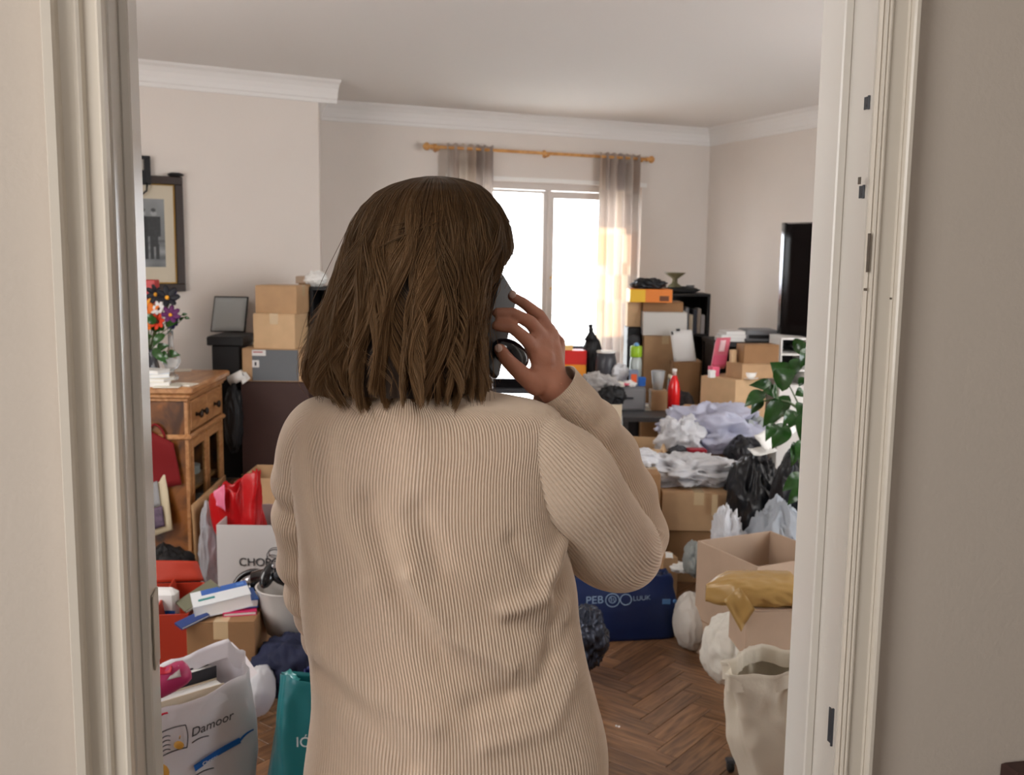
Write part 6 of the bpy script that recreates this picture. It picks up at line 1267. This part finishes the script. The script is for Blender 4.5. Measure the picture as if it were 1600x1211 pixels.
# tall open carton, lower box
zT = .45; a, b, c_ = PZ(1090, 845, zT), PZ(1184, 886, zT), PZ(1300, 872, zT)
e1 = a-b; e1.z = 0; w1 = e1.length; e1.normalize(); e2 = Vector((-e1.y, e1.x, 0)); e2 = e2 if e2.x > 0 else -e2; w2 = .36; cen = b+e1*w1/2+e2*w2/2
tc_ = carton('cardboard_box', 'tall open taupe carton standing edge-on beside the door', 0, 0, 0, 0, 0, w2, math.atan2(-e1.y, -e1.x), taupe, True, (0, 0, 0, 0), spec=(Vector((cen.x, cen.y, .0)), w1, zT))
M_ = Matrix.Translation(tc_.location) @ Matrix.Rotation(tc_.rotation_euler.z, 4, 'Z')
MB().box(-w1/2-.001, w1/2+.001, -w2/2-.0015, -w2/2, .14, .142).go('fold_line', kraft_d, tc_)
p = PY(1104, 1000, 3.72); MB().tube([p+Vector((-.008, -.012, .012)), p+Vector((0, -.012, -.01)), p+Vector((.006, -.014, .008)), p+Vector((.010, -.014, -.012))], .0018, 6).go('red_mark', mat('label_crimson', (0, 0, 0)), tc_, True, True)
pblob('white_sack', 'rounded white sack on the parquet between the blue bag and the tall open carton', 1050, 1112, 925, 1020, 3.85, mat('sack_white', (214, 208, 200), .5, transl=.1), flat=0, seed=98, amp=.06, n=40, dy=.12)
# blue carrier bag
bb4t = [PY(880, 900, 3.86), PY(1040, 880, 3.90), PY(1052, 900, 4.12), PY(880, 900, 4.14)]
q0, q1 = PZ(868, 1006, 0), PZ(1056, 988, 0)
bb4 = [(q0.x+.02, 3.84, 0), (q1.x-.01, 3.90, 0), (q1.x-.01, 4.16, 0), (q0.x+.02, 4.16, 0)]
bt4 = [PY(872, 905, 3.9), PY(1050, 900, 3.96), PY(1034, 884, 4.08), PY(872, 890, 4.1)]
blu = quad_bag('carrier_bag', 'wide navy blue plastic bag with pale lettering and rings on the parquet', bt4, bb4, mat('blue_bag_film', (12, 36, 84), .36, bump=.12, bscale=16), seed=11, amp=.018, bulge=.03, rim=.03, n=20)
ltr = mat('bag_lettering', (150, 176, 206), .5)
blob('bag_filling', 'dark cloth filling the navy blue bag', ((q0.x+q1.x)/2, 4.03, bt4[0].z-.03), (.2, .08, .035), navycloth, seed=99, amp=.15, cat='cloth', n=24)
def blp(px, py): return PY(px, py, 3.815)
text('PEB', .046, blp(915, 944), (1, .10, .04), (0, -.1, 1), ltr, blu); text('LUUK', .028, blp(989, 939), (1, .12, .05), (0, -.1, 1), ltr, blu)
for cx_, cy_, r_0 in ((957, 938, .027), (978, 937, .022)):
    c = blp(cx_, cy_); MB().tube([c+Vector((r_0*math.cos(a), 0, r_0*math.sin(a))) for a in np.linspace(0, 2*math.pi, 33)], .0018, 6, False).go('printed_ring', ltr, blu, True, True)
c = blp(957, 937); MB().tube([c+Vector((.014*math.cos(a), 0, .014*math.sin(a))) for a in np.linspace(0, 2*math.pi, 25)], .0016, 6, False).tube([c+Vector((-.006, 0, .009)), c+Vector((-.004, 0, -.009)), c+Vector((.004, 0, .006)), c+Vector((.008, 0, -.008))], .0018, 6).go('printed_ring', ltr, blu, True, True)
c = PY(1042, 940, 3.835); MB().box(c.x-.018, c.x+.014, c.y-.002, c.y+.002, c.z-.01, c.z+.01).go('printed_patch', mat('patch_blue', (74, 118, 170), .5), blu, world=True); MB().ball(c+Vector((.032, 0, .002)), (.008, .003, .009), 12).go('printed_dot', MATS['patch_blue'], blu, True, True)
pblob('shiny_bag', 'shiny dark foil bag on the parquet against her hip', 888, 950, 948, 1040, 3.5, mat('foil_dark', (60, 66, 82), .2, .5, bump=.3, bscale=10), flat=0, seed=103, amp=.16, n=44, dy=.12, sharp=1.4)
# heap in front right
pblob('white_cloth_bag', 'crumpled white cloth bag lying in front of the tall open carton', 1092, 1182, 962, 1068, 3.33, cloth_w, flat=0, seed=104, amp=.11, n=48, dy=.13, spikes=((Vector((.1, -.1, 1)).normalized(), .03, .25),))
pblob('white_cloth_bag', 'second white cloth bag under the small taupe box', 1158, 1260, 992, 1100, 3.15, cloth_w, flat=0, seed=106, amp=.10, n=40, dy=.13)
zc2 = PZ(1185, 1000, .30).z
lb, w, h = box_at(1166, 1262, 953, 3.0, .30, .18, math.radians(4)); t = carton('cardboard_box', 'small taupe box under the gold parcel beside the door', 0, 0, 0, 0, .30, .18, math.radians(4), taupe, spec=(lb, w, h), tp=False)
flatbox('red_box', 'flat bright red box under the small taupe box by the jamb', (PY(1240, 998, 3.05).x, 3.12, .272), .1, .12, .028, 0, mat('bright_red', (0, 0, 0)))
zg = lb.z+h; cg_ = [PY(1130, 940, 3.05), PY(1262, 930, 2.98)]
gb = T('gold_parcel', 'gold-wrapped soft parcel lying across the small taupe box', 'parcel', (PY(1200, 945, 3.05).x, 3.05, zg)); nr_, nc2 = 26, 60; Pg = np.zeros((nr_, nc2, 3))
pa_, pb_ = PY(1132, 948, 3.03), PY(1275, 930, 3.05)
for i in range(nr_):
    s = i/(nr_-1); c = PY(np.interp(s, [0, .2, 1], [1143, 1172, 1290]), 1, 3.05); hh_ = np.interp(s, [0, .12, .3, 1], [.026, .040, .046, .044]); dd2 = np.interp(s, [0, .05, .3, 1], [.003, .02, .075, .085]); zc3 = np.interp(s, [0, .1, .25, 1], [PY(1146, 940, 3.0).z, PY(1160, 938, 3.0).z, zg+.040, zg+.042])
    for j in range(nc2):
        a = 2*math.pi*j/nc2; k = 1+.10*(.4-abs(mn.noise(Vector((s*5, math.cos(a)*2, math.sin(a)*2)))))*2+.06*mn.noise(Vector((s*14, math.cos(a)*5, math.sin(a)*5)))
        ca, sa = math.cos(a), math.sin(a); Pg[i, j] = (c.x, 3.08+dd2*k*(abs(ca)**.7*(1 if ca > 0 else -1)), zc3+hh_*k*(abs(sa)**.7*(1 if sa > 0 else -1)))
gridmesh('wrapping', Pg, goldp, gb, closed_u=True, world=True); MB().box(PY(1184, 940, 3.0).x, PY(1184, 940, 3.0).x+.004, 3.0, 3.0, zg, zg) if False else None
sheet('folded_end', None, [PY(1131, 938, 2.985), PY(1156, 918, 2.98), PY(1180, 952, 2.955), PY(1158, 987, 2.965)], goldp, .004, parent=gb, bend=.012)
# standing white paper bag
zt = .45; tw = [PZ(1134, 1046, zt-.01), PZ(1290, 1058, zt-.02), PZ(1290, 1012, zt), PZ(1150, 1012, zt)]; 
tb5 = [(PZ(1160, 1215, 0).x, 2.66, 0), (PZ(1290, 1215, 0).x-.05, 2.64, 0), (PZ(1290, 1215, 0).x-.05, 2.86, 0), (PZ(1160, 1215, 0).x, 2.86, 0)]
quad_bag('canvas_bag', 'upright off-white canvas bag with a slouched open top beside the right jamb', [Vector(p)+Vector((0, .0, 0)) for p in tw], tb5, mat('canvas', (222, 212, 194), .8, bump=.08, bscale=80), seed=13, amp=.03, bulge=.03, rim=.03, n=18, rowsn=34)
c = PZ(1146, 1206, .0); t = T('castor', 'small black castor on the parquet beside the canvas bag', 'castor', (c.x-.01, c.y, 0)); MB().lathe([(.014, -.010), (.019, -.006), (.019, .006), (.014, .010)], 18, M=Matrix.Translation((0, 0, .019)) @ Matrix.Rotation(math.pi/2, 4, 'Y')).go('wheel', blackm, t, True); MB().bbox(-.014, .014, -.012, .014, .03, .042, .003).go('fork', greyd, t)
for i, (px, py) in enumerate(((963, 1136), (967, 1137), (1085, 1003))):
    c = PZ(px, py, .0); MB()
    o = MB().ball((c.x, c.y, .004), (.004, .004, .003), 8).go('paper_crumb', paper, None, True); tag(o, ['tiny white crumb on the parquet nearest her hip', 'tiny white crumb just right of the first on the parquet', 'tiny white crumb on the parquet below the blue bag'][i], 'crumb', 'crumbs on the parquet')

# ------------------------------------------------------------------ potted plant
pp = Vector((PY(1330, 800, 4.25).x, 4.25, 0)); t = T('potted_plant', 'glossy-leaved rubber plant reaching in from behind the right jamb', 'plant', pp)
MB().lathe([(.11, 0), (.13, .02), (.155, .26), (.165, .27), (.165, .30), (.15, .30), (.145, .27)], 32).go('pot', terr, t, True); MB().lathe([(.147, .265), (.1, .275), (.01, .28)], 24, caps=False).go('soil', mat('soil', (50, 36, 26), .9), t, True)
stems = [[pp+Vector((0, 0, .27)), PY(1275, 750, 4.0), PY(1256, 670, 4.0), PY(1246, 628, 3.98), PY(1232, 600, 3.97)], [pp+Vector((.01, .02, .27)), PY(1285, 700, 4.05), PY(1270, 600, 4.05), PY(1256, 560, 4.02)], [pp+Vector((-.02, -.02, .27)), PY(1270, 800, 3.95), PY(1252, 745, 3.93), PY(1246, 700, 3.93)], [PY(1250, 640, 3.98), PY(1232, 628, 3.96), PY(1210, 624, 3.95), PY(1185, 628, 3.94)], [PY(1252, 660, 3.98), PY(1236, 648, 3.95), PY(1220, 650, 3.93)]]
for s in stems: MB().tube(s, [.006-.0009*k for k in range(len(s))], 8).go('stem', stemm, t, True, True)
lv = [((1226, 588), (1203, 566), 17), ((1214, 604), (1245, 578), 19), ((1208, 606), (1170, 602), 11), ((1216, 618), (1190, 612), 13), ((1196, 614), (1163, 636), 12), ((1185, 616), (1173, 648), 11), ((1218, 620), (1192, 668), 12), ((1233, 618), (1205, 664), 15), ((1236, 640), (1222, 668), 8), ((1250, 646), (1232, 670), 16), ((1228, 662), (1206, 702), 16), ((1208, 660), (1196, 690), 10),
      ((1240, 546), (1262, 536), 14), ((1248, 560), (1240, 588), 12), ((1262, 545), (1250, 575), 12), ((1256, 612), (1242, 618), 9), ((1254, 630), (1246, 648), 9), ((1262, 640), (1250, 690), 12), ((1262, 690), (1244, 720), 14), ((1256, 742), (1222, 768), 13), ((1262, 756), (1230, 790), 11), ((1226, 594), (1222, 612), 10), ((1258, 590), (1248, 604), 7), ((1266, 700), (1256, 750), 14), ((1240, 690), (1236, 730), 9)]
vl = attr_mat('leaf_variegated', .22, coat=.4)
r_ = random.Random(12)
for i, (a, b, w) in enumerate(lv):
    Yl = 3.93+r_.uniform(-.07, .08); p0, p1 = PY(a[0], a[1], Yl), PY(b[0], b[1], Yl-.03+r_.uniform(-.03, .03)); mb = MB(); leaf(mb, p0, p1, w/1556*4*.95, Vector((r_.uniform(-.6, .3), -1, r_.uniform(.1, .7))), .3, 12)
    mb.go('leaf', leafm, t, True, True)
